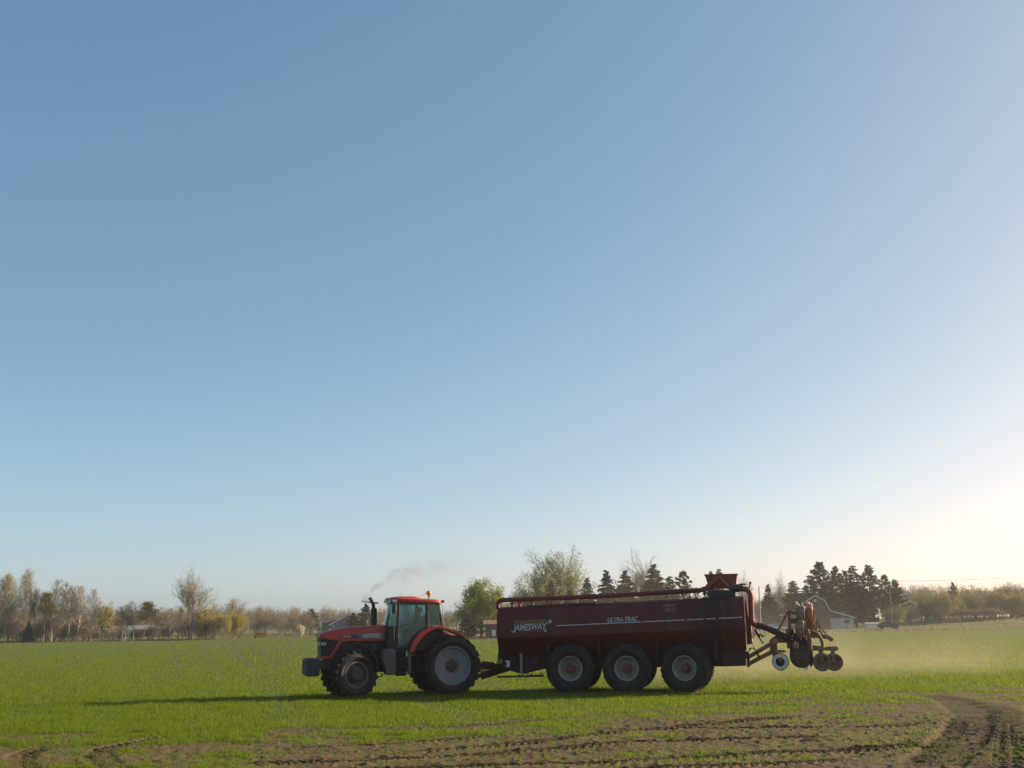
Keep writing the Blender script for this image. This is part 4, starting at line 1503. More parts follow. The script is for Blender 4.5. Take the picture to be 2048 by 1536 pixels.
q = curve_pts([(-7.0, .05, 1.95), (-7.05, .05, 2.03), (-7.18, .05, 2.03), (-7.22, .05, 1.92)], 5)
hb.tube(q, .03, 6)
hb.build('wing_beam', M['dusty'], tk, None, .012)
q = curve_pts([(-6.70, .40, 2.06), (-6.92, .42, 2.02), (-7.10, .44, 1.88), (-7.19, .46, 1.66), (-7.19, .48, 1.46)], 6)
MB().tube(q, .068, 10).build('outlet_hose', M['dusty'], tk, 60)
q = curve_pts([(-6.66, .52, 2.12), (-6.70, .54, 1.95), (-6.73, .54, 1.6), (-6.74, .54, 1.36)], 6)
MB().tube(q, .085, 10).build('outlet_hose', M['dusty'], tk, 60)

for c_ in tk.children:                                  # vessel, frame and toolbar trimmed to the size of the wheels
    if c_.name.split('.')[0] != 'wheel':
        l_ = c_.location
        c_.location = (l_.x * .953 - .064, l_.y * .96, l_.z * .975 + .055)
        c_.scale = (.953, .96, .975) if c_.type == 'MESH' else (.96, .96, .96)


# ------------------------------------------------------------------ trees
def rot_about(d, ang, rnd):
    p = d.cross(Vector((rnd.gauss(0, 1), rnd.gauss(0, 1), rnd.gauss(0, 1))))
    if p.length < 1e-5: p = d.orthogonal()
    return Matrix.Rotation(ang, 3, p.normalized()) @ d


def skeleton(rnd, shape):
    """list of (points, radii, level); tree about 10 m tall before normalising"""
    segs, tips = [], []
    lv = shape['levels']

    def branch(p, d, L, r, lev):
        n = shape.get('n', (6, 4, 3, 2, 2))[min(lev, 4)]
        pts, cur, dd = [p], p, d
        for i in range(n):
            dd = (dd + Vector((rnd.gauss(0, 1), rnd.gauss(0, 1), rnd.gauss(0, .6))) * shape['wob'] + Vector((0, 0, shape['up'] * (1 if lev else .3)))).normalized()
            cur = cur + dd * L / n
            pts.append(cur)
        segs.append((pts, [max(shape.get('rmin', .008), r * (1 - .62 * i / n)) for i in range(n + 1)], lev))
        if lev >= lv:
            tips.append((pts[-1], dd))
            tips.append((pts[len(pts) // 2], dd))
            return
        if lev == lv - 1: tips.append((pts[-1], dd))
        k = shape['kids'][min(lev, len(shape['kids']) - 1)]
        t0 = shape['start'][min(lev, len(shape['start']) - 1)]
        for j in range(k):
            t = t0 + (1 - t0) * (j + rnd.random()) / k
            f = t * n
            i = min(int(f), n - 1)
            q = pts[i].lerp(pts[i + 1], f - i)
            base = (pts[i + 1] - pts[i]).normalized()
            lo_, hi_ = shape['ang'][min(lev, len(shape['ang']) - 1)]
            a = math.radians(rnd.uniform(lo_, hi_))
            if lev == 0 and shape.get('dome'): a = math.radians(hi_ + (lo_ - hi_) * t + rnd.uniform(-7, 7))
            if lev == 0:
                phi = 2.399 * j + rnd.uniform(-.4, .4)
                side = Vector((math.cos(phi), math.sin(phi), 0))
                nd = (base * math.cos(a) + side * math.sin(a)).normalized()
                Lk = shape['limb'](t) * rnd.uniform(.8, 1.15)
            else:
                nd = rot_about(base, a, rnd)
                Lk = L * rnd.uniform(.42, .68)
            branch(q, nd, Lk, r * (.30 + .28 * (1 - t)) if lev == 0 else r * .52, lev + 1)

    for s in range(shape.get('stems', 1)):
        lean = shape.get('lean', .02)
        phi = s * 2.4 + rnd.random()
        d = Vector((math.cos(phi) * lean * (1 + .6 * rnd.random()), math.sin(phi) * lean, 1)).normalized()
        branch(Vector((math.cos(phi) * .12 * (s > 0), math.sin(phi) * .12 * (s > 0), -.15)), d, shape['trunk'] * rnd.uniform(.85, 1.05), shape['r'], 0)
    return segs, tips


def leaf_cloud(rng, centres, per, sig, size, mb, mi):
    c = np.repeat(np.array(centres, float), per, axis=0)
    k = len(c)
    if not k: return
    c = c + rng.normal(0, 1, (k, 3)) * np.array(sig)
    a = rng.normal(0, 1, (k, 3))
    a /= np.linalg.norm(a, axis=1)[:, None]
    b = np.cross(a, rng.normal(0, 1, (k, 3)))
    b /= np.linalg.norm(b, axis=1)[:, None] + 1e-9
    s = size * (.6 + .8 * rng.random((k, 1)))
    v = np.stack([c - a * s, c + b * s * .55, c + a * s, c - b * s * .55], 1).reshape(-1, 3)
    o_ = len(mb.V)
    mb.V += [tuple(x) for x in v.tolist()]
    mb.Fc += [(o_ + 4 * i, o_ + 4 * i + 1, o_ + 4 * i + 2, o_ + 4 * i + 3) for i in range(k)]
    mb.M += [mi] * k


PROTO = {}


def finish(name, tr_mb, cr_mb, trunk_m, crown_ms):
    allv = np.array(tr_mb.V + cr_mb.V)
    H = np.percentile(allv[:, 2], 99.7)
    rad = np.percentile(np.hypot(np.array(cr_mb.V)[:, 0], np.array(cr_mb.V)[:, 1]), 96)
    s = 10.0 / H
    for m_ in (tr_mb, cr_mb):
        m_.V = [(a * s, b * s, c * s) for a, b, c in m_.V]
    def raw(nm, mb, mats, smooth):
        me = bpy.data.meshes.new(nm)
        me.from_pydata(mb.V, [], mb.Fc)
        for mm in mats: me.materials.append(mm)
        me.polygons.foreach_set('material_index', mb.M)
        if smooth: me.polygons.foreach_set('use_smooth', [True] * len(me.polygons))
        return me
    PROTO[name] = (raw('trunk', tr_mb, [trunk_m], True), raw('crown', cr_mb, crown_ms, False), rad * s, tr_mb, cr_mb)


def broadleaf(name, seed, shape, trunk_m, twig_m, leaf_m=None, per=0, sig=.3, size=.2, wood_levels=1):
    rnd, rg = random.Random(seed), np.random.default_rng(seed)
    segs, tips = skeleton(rnd, shape)
    t, c = MB(), MB()
    for pts, rr, lev in segs:
        if lev <= wood_levels: t.tube(pts, rr, 6 if lev == 0 else 4, False)
        else: c.tube(pts, rr, 3, False, 0)
    if leaf_m: leaf_cloud(rg, [tuple(p) for p, d in tips], per, sig, size, c, 1)
    finish(name, t, c, trunk_m, [twig_m] + ([leaf_m] if leaf_m else []))


def needle_spray(mb, p, d, ln, wd, rnd, mi=0):
    """one flat needle-covered twig: a slim rhomb along d"""
    q = d.cross(Vector((rnd.gauss(0, 1), rnd.gauss(0, 1), rnd.gauss(0, 1))))
    if q.length < 1e-6: q = d.orthogonal()
    q = q.normalized() * wd
    o_ = len(mb.V)
    for v in (p, p + d * ln * .5 + q, p + d * ln, p + d * ln * .5 - q): mb.V.append(tuple(v))
    mb.Fc.append((o_, o_ + 1, o_ + 2, o_ + 3))
    mb.M.append(mi)


def conifer(name, seed, R, trunk_m, needle_m, power=.95, tiers=22, droop=.25, gap=.06, irregular=.22):
    rnd = random.Random(seed)
    t, c = MB(), MB()
    t.tube([(0, 0, -.15), (0, 0, 5), (0, 0, 9.9)], [.20, .12, .02], 6, False)
    for i in range(tiers):
        z = 10 * (gap + (1 - gap) * (i + .6 * rnd.random()) / tiers)
        L = R * (1 - z / 10.1) ** power + .12
        nb = 12 if L > 1.2 else 8
        for j in range(nb):
            a = 2.4 * i + j * 2 * math.pi / nb + rnd.uniform(-.3, .3)
            Lb = L * (1 + irregular * rnd.uniform(-1.3, 1))
            tip = Vector((math.cos(a) * Lb, math.sin(a) * Lb, z - droop * Lb + .16 * Lb * rnd.random()))
            dz = rnd.uniform(-.22, .22)
            b0 = Vector((0, 0, z + dz))
            tip.z += dz
            bd = (tip - b0).normalized()
            t.tube([b0, tip], [.03, .008], 3, False)
            k = max(5, int(Lb * 13))
            for q in range(k):
                f = ((q + rnd.random()) / k) ** .75
                p = b0.lerp(tip, f)
                sd = Vector((-bd.y, bd.x, 0)) * rnd.uniform(-1, 1)
                d = (bd * .7 + sd * .75 + Vector((0, 0, rnd.uniform(-.45, .12)))).normalized()
                needle_spray(c, p, d, rnd.uniform(.30, .55) * min(1, .45 + Lb * .4), rnd.uniform(.10, .17), rnd)
    for k in range(24):
        needle_spray(c, Vector((0, 0, 9.2 + .8 * rnd.random())), Vector((rnd.gauss(0, .5), rnd.gauss(0, .5), .9)).normalized(), .22, .05, rnd)
    finish(name, t, c, trunk_m, [needle_m])


def pine(name, seed, trunk_m, needle_m, R=2.6, z0=.25, nbr=44, flat=1.0):
    rnd = random.Random(seed)
    t, c = MB(), MB()
    t.tube([(0, 0, -.15), (.1, .05, 4), (.05, -.1, 9.5)], [.24, .17, .03], 7, False)
    for i in range(nbr):
        zf = z0 + (1 - z0) * ((i + rnd.random()) / nbr) ** .85
        z = 9.5 * zf
        env = max(.06, 1 - ((zf - z0) / (1.0 - z0)) ** 1.7) * min(1, .55 + 2.2 * (zf - z0))
        L = R * env * rnd.uniform(.55, 1.18) + .25
        a = 2.4 * i + rnd.uniform(-.5, .5)
        upk = rnd.uniform(.10, .42) * flat
        b0 = Vector((0, 0, z))
        tip = Vector((math.cos(a) * L, math.sin(a) * L, z + L * upk))
        mid = b0.lerp(tip, .5) - Vector((0, 0, .07 * L))
        t.tube([b0, mid, tip], [.05, .03, .012], 3, False)
        nt_ = max(3, int(L * 4.2))
        for q in range(nt_):                            # tufts of needles, thickest towards the branch end
            f = .30 + .72 * ((q + rnd.random()) / nt_) ** .8
            p = (b0.lerp(mid, f * 2) if f < .5 else mid.lerp(tip, f * 2 - 1)) + Vector((rnd.gauss(0, .13), rnd.gauss(0, .13), rnd.gauss(.03, .07))) * min(1.6, L)
            for _ in range(15):
                d = Vector((math.cos(a) * .35 + rnd.gauss(0, .7), math.sin(a) * .35 + rnd.gauss(0, .7), .35 + rnd.gauss(0, .5))).normalized()
                needle_spray(c, p, d, rnd.uniform(.24, .46), rnd.uniform(.045, .085), rnd)
    finish(name, t, c, trunk_m, [needle_m])


SLENDER = dict(levels=3, n=(9, 4, 3, 2), wob=.07, up=.10, kids=(26, 7, 5), start=(.26, .15, .2), ang=((26, 52), (18, 45), (20, 48)), limb=lambda t: 3.0 * (1.08 - t) + .5, trunk=10, r=.085, rmin=.007)
SPREAD = dict(levels=4, n=(5, 5, 4, 3, 2), wob=.09, up=.03, kids=(9, 5, 5, 3), start=(.38, .25, .2, .2), ang=((24, 56), (18, 42), (20, 48), (22, 55)), limb=lambda t: 5.8 * (1.25 - .5 * t), trunk=4.6, r=.30, rmin=.010)
VASE = dict(SPREAD, kids=(8, 5, 4, 3), ang=((14, 34), (14, 34), (20, 45), (20, 55)), trunk=5.5, stems=3, lean=.12, r=.19, limb=lambda t: 5.4 * (1.2 - .5 * t))
ROUND = dict(SPREAD, levels=3, kids=(12, 5, 5), trunk=4.8, start=(.28, .2, .2), ang=((30, 80), (20, 50), (20, 50)), limb=lambda t: 4.6 * (1.15 - .45 * t))
BUSH = dict(SPREAD, levels=3, stems=5, lean=.28, trunk=5.0, kids=(7, 5, 4), start=(.15, .15, .2), r=.09, limb=lambda t: 3.4 * (1.1 - .5 * t))
WOOD = dict(SPREAD, levels=3, kids=(10, 6, 5), trunk=5.5, start=(.30, .2, .2), ang=((20, 50), (18, 42), (20, 50)), limb=lambda t: 4.6 * (1.2 - .5 * t), r=.20, rmin=.016)

broadleaf('birch_a', 11, SLENDER, M['bark_white'], M['twig_grey'], M['spray'], 1, .18, .05)
broadleaf('birch_b', 12, dict(SLENDER, kids=(24, 7, 5), lean=.10, wob=.10), M['bark_white'], M['twig'], M['spray'], 1, .18, .05)
broadleaf('birch_bud', 13, SLENDER, M['bark_white'], M['twig_grey'], M['bud'], 2, .24, .06)
broadleaf('birch_leaf', 14, dict(SLENDER, kids=(22, 6, 5), start=(.42, .15, .2)), M['bark_white'], M['twig'], M['leaf_yellow'], 4, .30, .10)
broadleaf('slim_bare', 15, dict(SLENDER, kids=(22, 7, 5), start=(.40, .15, .2), ang=((18, 34), (15, 35), (20, 40))), M['bark'], M['twig'], M['spray'], 1, .18, .05)
broadleaf('cottonwood', 21, VASE, M['bark_white'], M['twig'], M['bud'], 1, .18, .10)
broadleaf('wide_bud', 22, dict(SPREAD, kids=(16, 6, 5, 4), rmin=.006, trunk=5.4, start=(.22, .2, .2, .2), ang=((8, 78), (16, 42), (18, 46), (20, 50)), limb=lambda t: 5.0 * (1.0 - .12 * t), up=.03, dome=True), M['bark_dark'], M['twig_grey'], M['bud_green'], 8, .22, .08)
broadleaf('wide_bare', 23, dict(SPREAD, kids=(14, 6, 5, 4), rmin=.006, trunk=5.4, start=(.25, .2, .2, .2), ang=((8, 70), (16, 42), (18, 46), (20, 50)), limb=lambda t: 5.0 * (1.0 - .12 * t), up=.03, dome=True), M['bark'], M['twig_grey'], M['spray'], 2, .18, .06)
broadleaf('maple', 24, dict(ROUND, kids=(18, 6, 5), dome=True, ang=((8, 85), (20, 50), (20, 50)), limb=lambda t: 4.4 * (1.0 - .12 * t)), M['bark_dark'], M['twig'], M['leaf_green'], 20, .32, .13)
broadleaf('olive_a', 25, ROUND, M['bark_dark'], M['twig'], M['leaf_olive'], 9, .34, .14)
broadleaf('olive_b', 26, dict(ROUND, kids=(12, 6, 5)), M['bark_dark'], M['twig'], M['leaf_gold'], 9, .34, .14)
broadleaf('willow_a', 27, dict(ROUND, ang=((20, 50), (18, 40), (20, 45))), M['bark_dark'], M['twig'], M['leaf_yellow'], 8, .32, .14)
broadleaf('willow_b', 28, BUSH, M['bark'], M['twig'], M['leaf_yellow'], 5, .28, .13)
broadleaf('brush', 29, BUSH, M['bark'], M['twig'], M['spray'], 3, .3, .11)
broadleaf('blossom', 30, dict(BUSH, stems=3, lean=.12), M['bark'], M['twig'], M['leaf_blossom'], 9, .26, .15)
for i, (sd, tw) in enumerate(((31, 'twig'), (32, 'twig_red'), (33, 'twig_grey'), (34, 'twig'))):
    broadleaf('wood_%d' % i, sd, WOOD, M['bark'], M[tw], M['spray_red' if 'red' in tw else 'spray'], 3, .30, .12)
broadleaf('wood_4', 35, dict(WOOD, kids=(9, 5, 4)), M['bark'], M['twig'], M['leaf_olive'], 3, .32, .16)
conifer('spruce_a', 41, 3.0, M['bark_dark'], M['needle'], 1.0, 40)
conifer('spruce_b', 42, 2.6, M['bark_dark'], M['needle'], .85, 34, .10, .08, .32)
conifer('spruce_brown', 43, 2.9, M['bark_dark'], M['needle_brown'], .85, 38, .08, .05, .3)
pine('pine_a', 44, M['bark_dark'], M['needle_pine'], 2.6, .20, 66)
pine('pine_b', 45, M['bark_dark'], M['needle_pine'], 2.3, .26, 54)
pine('pine_c', 46, M['bark_dark'], M['needle_pine'], 3.6, .06, 92, .9)

def plant(px, D, ytop, half_px, proto, label, cat='tree', group=None, name='tree', rz=None):
    trunk_me, crown_me, rad, _, _ = PROTO[proto]
    x, y, z = spot(px, D)
    h = height_to(px, D, ytop) / 10.0
    sxy = h if half_px is None else half_px * D / F_PX / rad
    root = bpy.data.objects.new(name, None)
    COL.objects.link(root)
    root.location = (x, y, z)
    rr = random.Random(int(px * 7 + D))
    root.rotation_euler = (0, 0, rr.uniform(0, 6.28) if rz is None else rz)
    root.scale = (sxy, sxy, h)
    tag(root, label, cat, group)
    for nm, me_ in (('trunk', trunk_me), ('crown', crown_me)):
        c = bpy.data.objects.new(nm, me_)
        COL.objects.link(c)
        c.parent = root
    return root


LB = 'bare and budding trees at the left edge of the field'
for a in (
    (-14, 236, 1146, 36, 'birch_bud', 'tall wispy birch in pale bud cut by the left picture edge'),
    (8, 239, 1150, 32, 'birch_bud', 'tall pale birch with a white trunk, second from the left picture edge'),
    (30, 241, 1138, 30, 'birch_bud', 'tallest wispy birch of the far left clump, its tip above the others'),
    (44, 238, 1176, 28, 'slim_bare', 'thin bare tree directly left of the small dark spruce'),
    (72, 243, 1160, 32, 'slim_bare', 'bare slender tree rising behind the yellow-green birch'),
    (86, 240, 1184, 24, 'birch_leaf', 'birch in yellow-green leaf beside the small dark spruce'),
    (103, 242, 1158, 30, 'birch_a', 'tall bare birch just right of the yellow-green birch'),
    (118, 246, 1178, 30, 'birch_b', 'leaning bare birch with a thin white trunk between two taller bare trees'),
    (134, 240, 1164, 30, 'birch_a', 'bare birch with a forked grey top in the middle of the left wood'),
    (152, 241, 1170, 32, 'birch_b', 'bare birch with bright white stem near the right end of the tall left clump'),
    (166, 243, 1172, 30, 'slim_bare', 'grey bare tree with dense brush-like top, last of the tall left clump'),
    (181, 239, 1176, 24, 'birch_b', 'thin leaning white-stemmed birch standing clear on the right side of the left wood'),
    (62, 246, 1200, 24, 'birch_b', 'short bare birch behind the small dark spruce'),
    (24, 244, 1190, 22, 'slim_bare', 'brownish bare tree under the tall far-left birches'),
    (142, 246, 1205, 22, 'slim_bare', 'low brown bare tree filling the gap in the left wood'),
    (243, 237, 1212, 26, 'birch_a', 'small birch with a pale straight trunk to the left of the twin-trunk birch'),
    (249, 238, 1208, 24, 'birch_b', 'pale birch, one of two close trunks in front of the grey house'),
    (266, 239, 1202, 24, 'birch_a', 'grey birch in front of the low grey house'),
    (284, 237, 1203, 28, 'birch_leaf', 'leafy green-yellow birch with one straight white trunk'),
    (341, 236, 1216, 26, 'birch_a', 'short birch with a bright white trunk left of the big many-stemmed cottonwood'),
    (384, 240, 1137, 38, 'cottonwood', 'big many-stemmed cottonwood towering over the left tree line'),
    (372, 244, 1212, 22, 'slim_bare', 'low bare tree at the foot of the big cottonwood'),
): plant(*a, group=LB)
LW = 'yellow-green budding trees along the left tree line'
for a in (
    (203, 240, 1203, 22, 'willow_a', 'round yellow-green tree on a dark trunk, standing apart from the left wood'),
    (411, 240, 1212, 24, 'willow_a', 'orange-yellow willow just right of the big cottonwood'),
    (447, 236, 1226, 20, 'willow_b', 'bright yellow bushy willow low at the field edge'),
    (474, 240, 1222, 22, 'willow_b', 'dull yellow bushy willow to the right of the bright yellow one'),
    (525, 262, 1262, 14, 'willow_b', 'small low yellow shrub in front of the brown wood'),
    (683, 320, 1220, 14, 'wood_4', 'small pale yellow-green tree behind the roof of the blue-grey house'),
): plant(*a, group=LW)
LM = 'bare brown trees along the middle of the tree line'
for a in (
    (459, 250, 1193, 30, 'wood_0', 'grey bare tree with rounded top behind the yellow bushy willows'),
    (432, 255, 1205, 22, 'wood_2', 'grey bare tree between the cottonwood and the yellow willows'),
    (511, 262, 1212, 28, 'wood_0', 'brown bare tree with a dark trunk standing before the wood'),
    (553, 262, 1214, 28, 'wood_3', 'brown bare tree with a straight dark trunk near the white blossom tree'),
    (588, 320, 1216, 24, 'wood_2', 'grey bare tree with a domed top above the white blossom tree'),
    (612, 320, 1222, 22, 'wood_1', 'reddish bare tree beside the odd-shaped pine'),
    (645, 330, 1210, 24, 'wood_2', 'tall grey bare tree left of the blue-grey house'),
    (664, 335, 1216, 20, 'wood_3', 'thin bare tree rising behind the blue-grey house roof'),
    (768, 250, 1212, 30, 'wood_3', 'bare tree seen between the exhaust stack and the tractor cab'),
    (892, 250, 1222, 26, 'wood_4', 'brownish budding tree seen right of the tractor cab'),
    (812, 300, 1189, 22, 'wood_1', 'reddish bare tree showing just above the tractor cab roof'),
    (318, 250, 1220, 26, 'wood_1', 'reddish bare tree left of the short white-trunked birch'),
    (355, 250, 1218, 26, 'wood_0', 'brown bare tree just left of the big cottonwood'),
    (226, 262, 1222, 26, 'wood_2', 'grey bare tree behind the white post'),
): plant(*a, group=LM)
plant(600, 268, 1250, 8, 'blossom', 'small white blossoming tree in front of the brown wood')
plant(56, 237, 1243, 13, 'spruce_a', 'small dark spruce at the foot of the left birch wood', name='spruce')
plant(622, 330, 1218, 17, 'pine_b', 'odd-shaped dark pine rising out of the brown wood', name='pine')
plant(706, 265, 1226, 15, 'pine_c', 'dark pine against the gable of the blue-grey house', name='pine')
plant(732, 262, 1211, 26, 'pine_c', 'broad dark pine left of the exhaust stack', name='pine')
plant(962, 205, 1160, 56, 'maple', 'round maple in fresh yellow-green leaf behind the tractor')
plant(936, 196, 1236, 26, 'pine_c', 'dark evergreen bush under the maple behind the tractor', name='bush', cat='bush')
plant(1084, 215, 1103, 88, 'wide_bud', 'wide spreading tree in pale bud above the front of the tanker')
plant(1281, 225, 1105, 66, 'wide_bare', 'wide bare tree above the middle of the tanker')
plant(1030, 240, 1190, 26, 'wood_1', 'low reddish bare tree behind the front of the tanker')
CB = 'conifers behind the tanker'
for a in (
    (1105, 205, 1162, 24, 'spruce_brown', 'small olive-brown conifer under the wide budding tree'),
    (1143, 210, 1180, 32, 'spruce_a', 'smallest dark spruce above the top pipe, left of the others'),
    (1177, 208, 1158, 36, 'spruce_a', 'pointed dark spruce left of the tallest dark spruce'),
    (1216, 206, 1143, 44, 'spruce_a', 'tallest dark spruce above the tanker'),
    (1254, 206, 1143, 40, 'spruce_brown', 'olive-brown spruce between the tallest dark spruce and the bare tree'),
    (1312, 208, 1131, 46, 'spruce_brown', 'tall olive-brown conifer in front of the wide bare tree'),
    (1344, 206, 1154, 34, 'spruce_b', 'dark spruce left of the blue-green pine'),
    (1371, 210, 1143, 30, 'pine_b', 'blue-green pine with open layered branches left of the hopper'),
    (1428, 230, 1144, 26, 'spruce_b', 'conifer tip showing just above the left side of the hopper'),
    (1444, 230, 1140, 26, 'spruce_b', 'conifer tip showing above the middle of the hopper'),
): plant(*a, group=CB, name='conifer')
RT = 'trees around the red barn'
for a in (
    (1497, 290, 1142, 28, 'wide_bare', 'bare tree behind the elbow of the rear pipe'),
    (1541, 275, 1170, 26, 'spruce_a', 'small pointed spruce between the two utility poles and left of the barn'),
    (1573, 300, 1145, 28, 'wide_bare', 'pale bare tree left of the barn'),
    (1592, 282, 1163, 34, 'spruce_b', 'grey-green conifer just left of the barn peak'),
    (1618, 285, 1172, 18, 'pine_a', 'low dark pine directly behind the barn peak'),
    (1647, 278, 1126, 44, 'pine_c', 'largest dark pine, broad and rounded, behind the barn'),
    (1679, 285, 1134, 28, 'pine_a', 'dark pine touching the right side of the largest pine'),
    (1698, 288, 1142, 20, 'pine_b', 'dark pine between the largest pine and the pointed one'),
    (1714, 282, 1133, 36, 'spruce_b', 'tall pointed dark conifer with upswept branches right of the barn'),
    (1746, 280, 1131, 30, 'pine_a', 'tall narrow dark pine left of the right-hand utility pole'),
    (1776, 284, 1150, 22, 'pine_b', 'dark pine directly behind the right-hand utility pole'),
    (1797, 282, 1160, 24, 'pine_a', 'lower dark pine right of the right-hand utility pole'),
    (1734, 278, 1180, 30, 'pine_c', 'low dark pine filling the gap above the white shed'),
    (1668, 272, 1182, 30, 'pine_c', 'low dark pine behind the white lean-to wall'),
    (1520, 300, 1200, 26, 'wood_0', 'brown bare tree behind the left utility pole'),
    (1560, 295, 1196, 24, 'wood_1', 'low brown bare tree left of the barn annex'),
    (1782, 274, 1212, 26, 'olive_a', 'low olive tree behind the dark car'),
    (1812, 276, 1205, 22, 'wood_4', 'dull brownish tree at the left end of the olive hedge'),
): plant(*a, group=RT)
RH = 'rounded spring trees along the right of the road'
for a in (
    (1850, 292, 1181, 34, 'olive_a', 'round olive-green tree, first of the row right of the pines'),
    (1900, 288, 1186, 34, 'olive_b', 'golden round tree with a lit right side, second of the row right of the pines'),
    (1934, 296, 1180, 28, 'olive_a', 'olive-green tree just right of the golden one'),
    (1970, 298, 1188, 28, 'wood_4', 'grey-olive tree in the middle of the far right row'),
    (2000, 296, 1180, 30, 'olive_b', 'golden olive tree near the right picture edge'),
    (2036, 290, 1186, 28, 'olive_b', 'low golden tree cut by the right picture edge'),
    (2070, 294, 1176, 30, 'olive_a', 'olive tree outside the row at the right picture edge'),
    (1880, 284, 1214, 20, 'olive_b', 'small low golden bush between the two largest rounded trees'),
    (1950, 286, 1216, 26, 'brush', 'low bare brown bush under the olive row'),
    (1990, 284, 1214, 24, 'brush', 'low bare brown bush near the right picture edge'),
): plant(*a, group=RH)
plant(1912, 340, 1165, 11, 'pine_b', 'single small pine poking up above the golden round trees', name='pine')
plant(2040, 330, 1182, 12, 'spruce_b', 'dark conifer at the right picture edge above the golden trees', name='conifer')


# far-off wood that reads as one mass, and the brush at the field edge
def merged(name, items, label):
    V_, F_, Mi = [], [], []
    mats, idx = [], {}
    off = 0
    for proto, x, y, z, sxy, sz, rz in items:
        _, crown_me, _, tmb, cmb = PROTO[proto]
        c, s = math.cos(rz), math.sin(rz)
        for mb, mes in ((tmb, PROTO[proto][0]), (cmb, crown_me)):
            v = np.array(mb.V)
            vv = np.stack([(v[:, 0] * c - v[:, 1] * s) * sxy + x, (v[:, 0] * s + v[:, 1] * c) * sxy + y, v[:, 2] * sz + z], -1)
            V_.append(vv)
            mp = []
            for mm in mes.materials:
                if mm.name not in idx:
                    idx[mm.name] = len(mats)
                    mats.append(mm)
                mp.append(idx[mm.name])
            F_.append(np.array(mb.Fc, dtype=np.int32) + off)
            Mi.append(np.array(mp, dtype=np.int32)[np.array(mb.M)])
            off += len(v)
    F_, V_, Mi = np.concatenate(F_), np.concatenate(V_), np.concatenate(Mi)
    me = bpy.data.meshes.new(name)
    me.vertices.add(len(V_))
    me.vertices.foreach_set('co', V_.astype(np.float32).ravel())
    me.loops.add(F_.size)
    me.loops.foreach_set('vertex_index', F_.ravel())
    me.polygons.add(len(F_))
    me.polygons.foreach_set('loop_start', np.arange(0, F_.size, 4, dtype=np.int32))
    for mm in mats: me.materials.append(mm)
    me.polygons.foreach_set('material_index', Mi)
    me.update()
    tag(mesh_obj(name, me), label, 'wood', kind='stuff')


rnd = random.Random(77)
items = []
px = -760.0
while px < 2760:
    D = rnd.uniform(360, 440)
    px += rnd.uniform(5, 10) if -120 < px < 2170 else rnd.uniform(12, 22)
    top = np.interp(px, [-160, 0, 200, 420, 640, 760, 900, 1000, 1400, 1520, 1700, 1850, 2048, 2230], [1196, 1205, 1218, 1214, 1214, 1220, 1222, 1200, 1196, 1190, 1176, 1172, 1166, 1166]) + rnd.uniform(-4, 12)
    x, y, z = spot(px, D)
    h = height_to(px, D, top) / 10
    items.append((rnd.choice(['wood_0', 'wood_1', 'wood_2', 'wood_3', 'wood_4', 'wood_4']), x, y, z, h * rnd.uniform(.8, 1.1), h, rnd.uniform(0, 6.28)))
merged('distant_wood', items, 'far-off brown leafless wood closing the horizon')
items = []
for i in range(230):
    px = rnd.uniform(-40, 480) if i < 60 else (rnd.uniform(1780, 2080) if i < 110 else rnd.uniform(-60, 2080))
    D = rnd.uniform(241, 262) if i < 60 else (rnd.uniform(300, 318) if i < 110 else rnd.uniform(345, 362))
    x, y, z = spot(px, D)
    h = rnd.uniform(.26, .62) * (.55 if 190 < px < 340 else 1)
    items.append(('brush', x, y, z, h * 1.1, h, rnd.uniform(0, 6.28)))
merged('brushwood', items, 'low brown bare brushwood growing among the tree trunks')


# ------------------------------------------------------------------ buildings
def gable_mb(mb, x0, x1, y0, y1, z_eave, z_ridge, axis='y', over=.3, th=.16, mi=0):
    """pitched roof slabs; ridge runs along axis"""
    if axis == 'y':
        xm = (x0 + x1) / 2
        for s in (-1, 1):
            xe = x0 - over if s < 0 else x1 + over
            ze = z_eave - over * (z_ridge - z_eave) / ((x1 - x0) / 2)
            mb.prism([(xm, z_ridge), (xe, ze), (xe, ze + th), (xm, z_ridge + th)], y0 - over, y1 + over, mi)
    else:
        ym = (y0 + y1) / 2
        for s in (-1, 1):
            ye = y0 - over if s < 0 else y1 + over
            ze = z_eave - over * (z_ridge - z_eave) / ((y1 - y0) / 2)
            a, b = x0 - over, x1 + over
            mb.add([(a, ym, z_ridge), (b, ym, z_ridge), (b, ye, ze), (a, ye, ze), (a, ym, z_ridge + th), (b, ym, z_ridge + th), (b, ye, ze + th), (a, ye, ze + th)],
                   [(0, 1, 2, 3), (7, 6, 5, 4), (0, 4, 5, 1), (1, 5, 6, 2), (2, 6, 7, 3), (3, 7, 4, 0)], mi)


def window(parent, x, z, w_, h_, y, name='window'):
    wn = MB().box((x, y, z), (w_, .04, h_)).build(name, M['window'], parent)
    f = MB()
    t = .10
    for dx, dz, ww, hh_ in ((0, h_ / 2 + t / 2, w_ + 2 * t, t), (0, -h_ / 2 - t / 2, w_ + 2 * t, t), (-w_ / 2 - t / 2, 0, t, h_), (w_ / 2 + t / 2, 0, t, h_), (0, 0, w_, .05)):
        f.box((x + dx, y - .03, z + dz), (ww, .06, hh_))
    f.build('frame', M['trim'], wn)
    return wn


def wall_gable(mb, x0, x1, y0, y1, ze, zr):
    xm = (x0 + x1) / 2
    mb.prism([(x0, -.3), (x0, ze), (xm, zr), (x1, ze), (x1, -.3)], y0, y1)


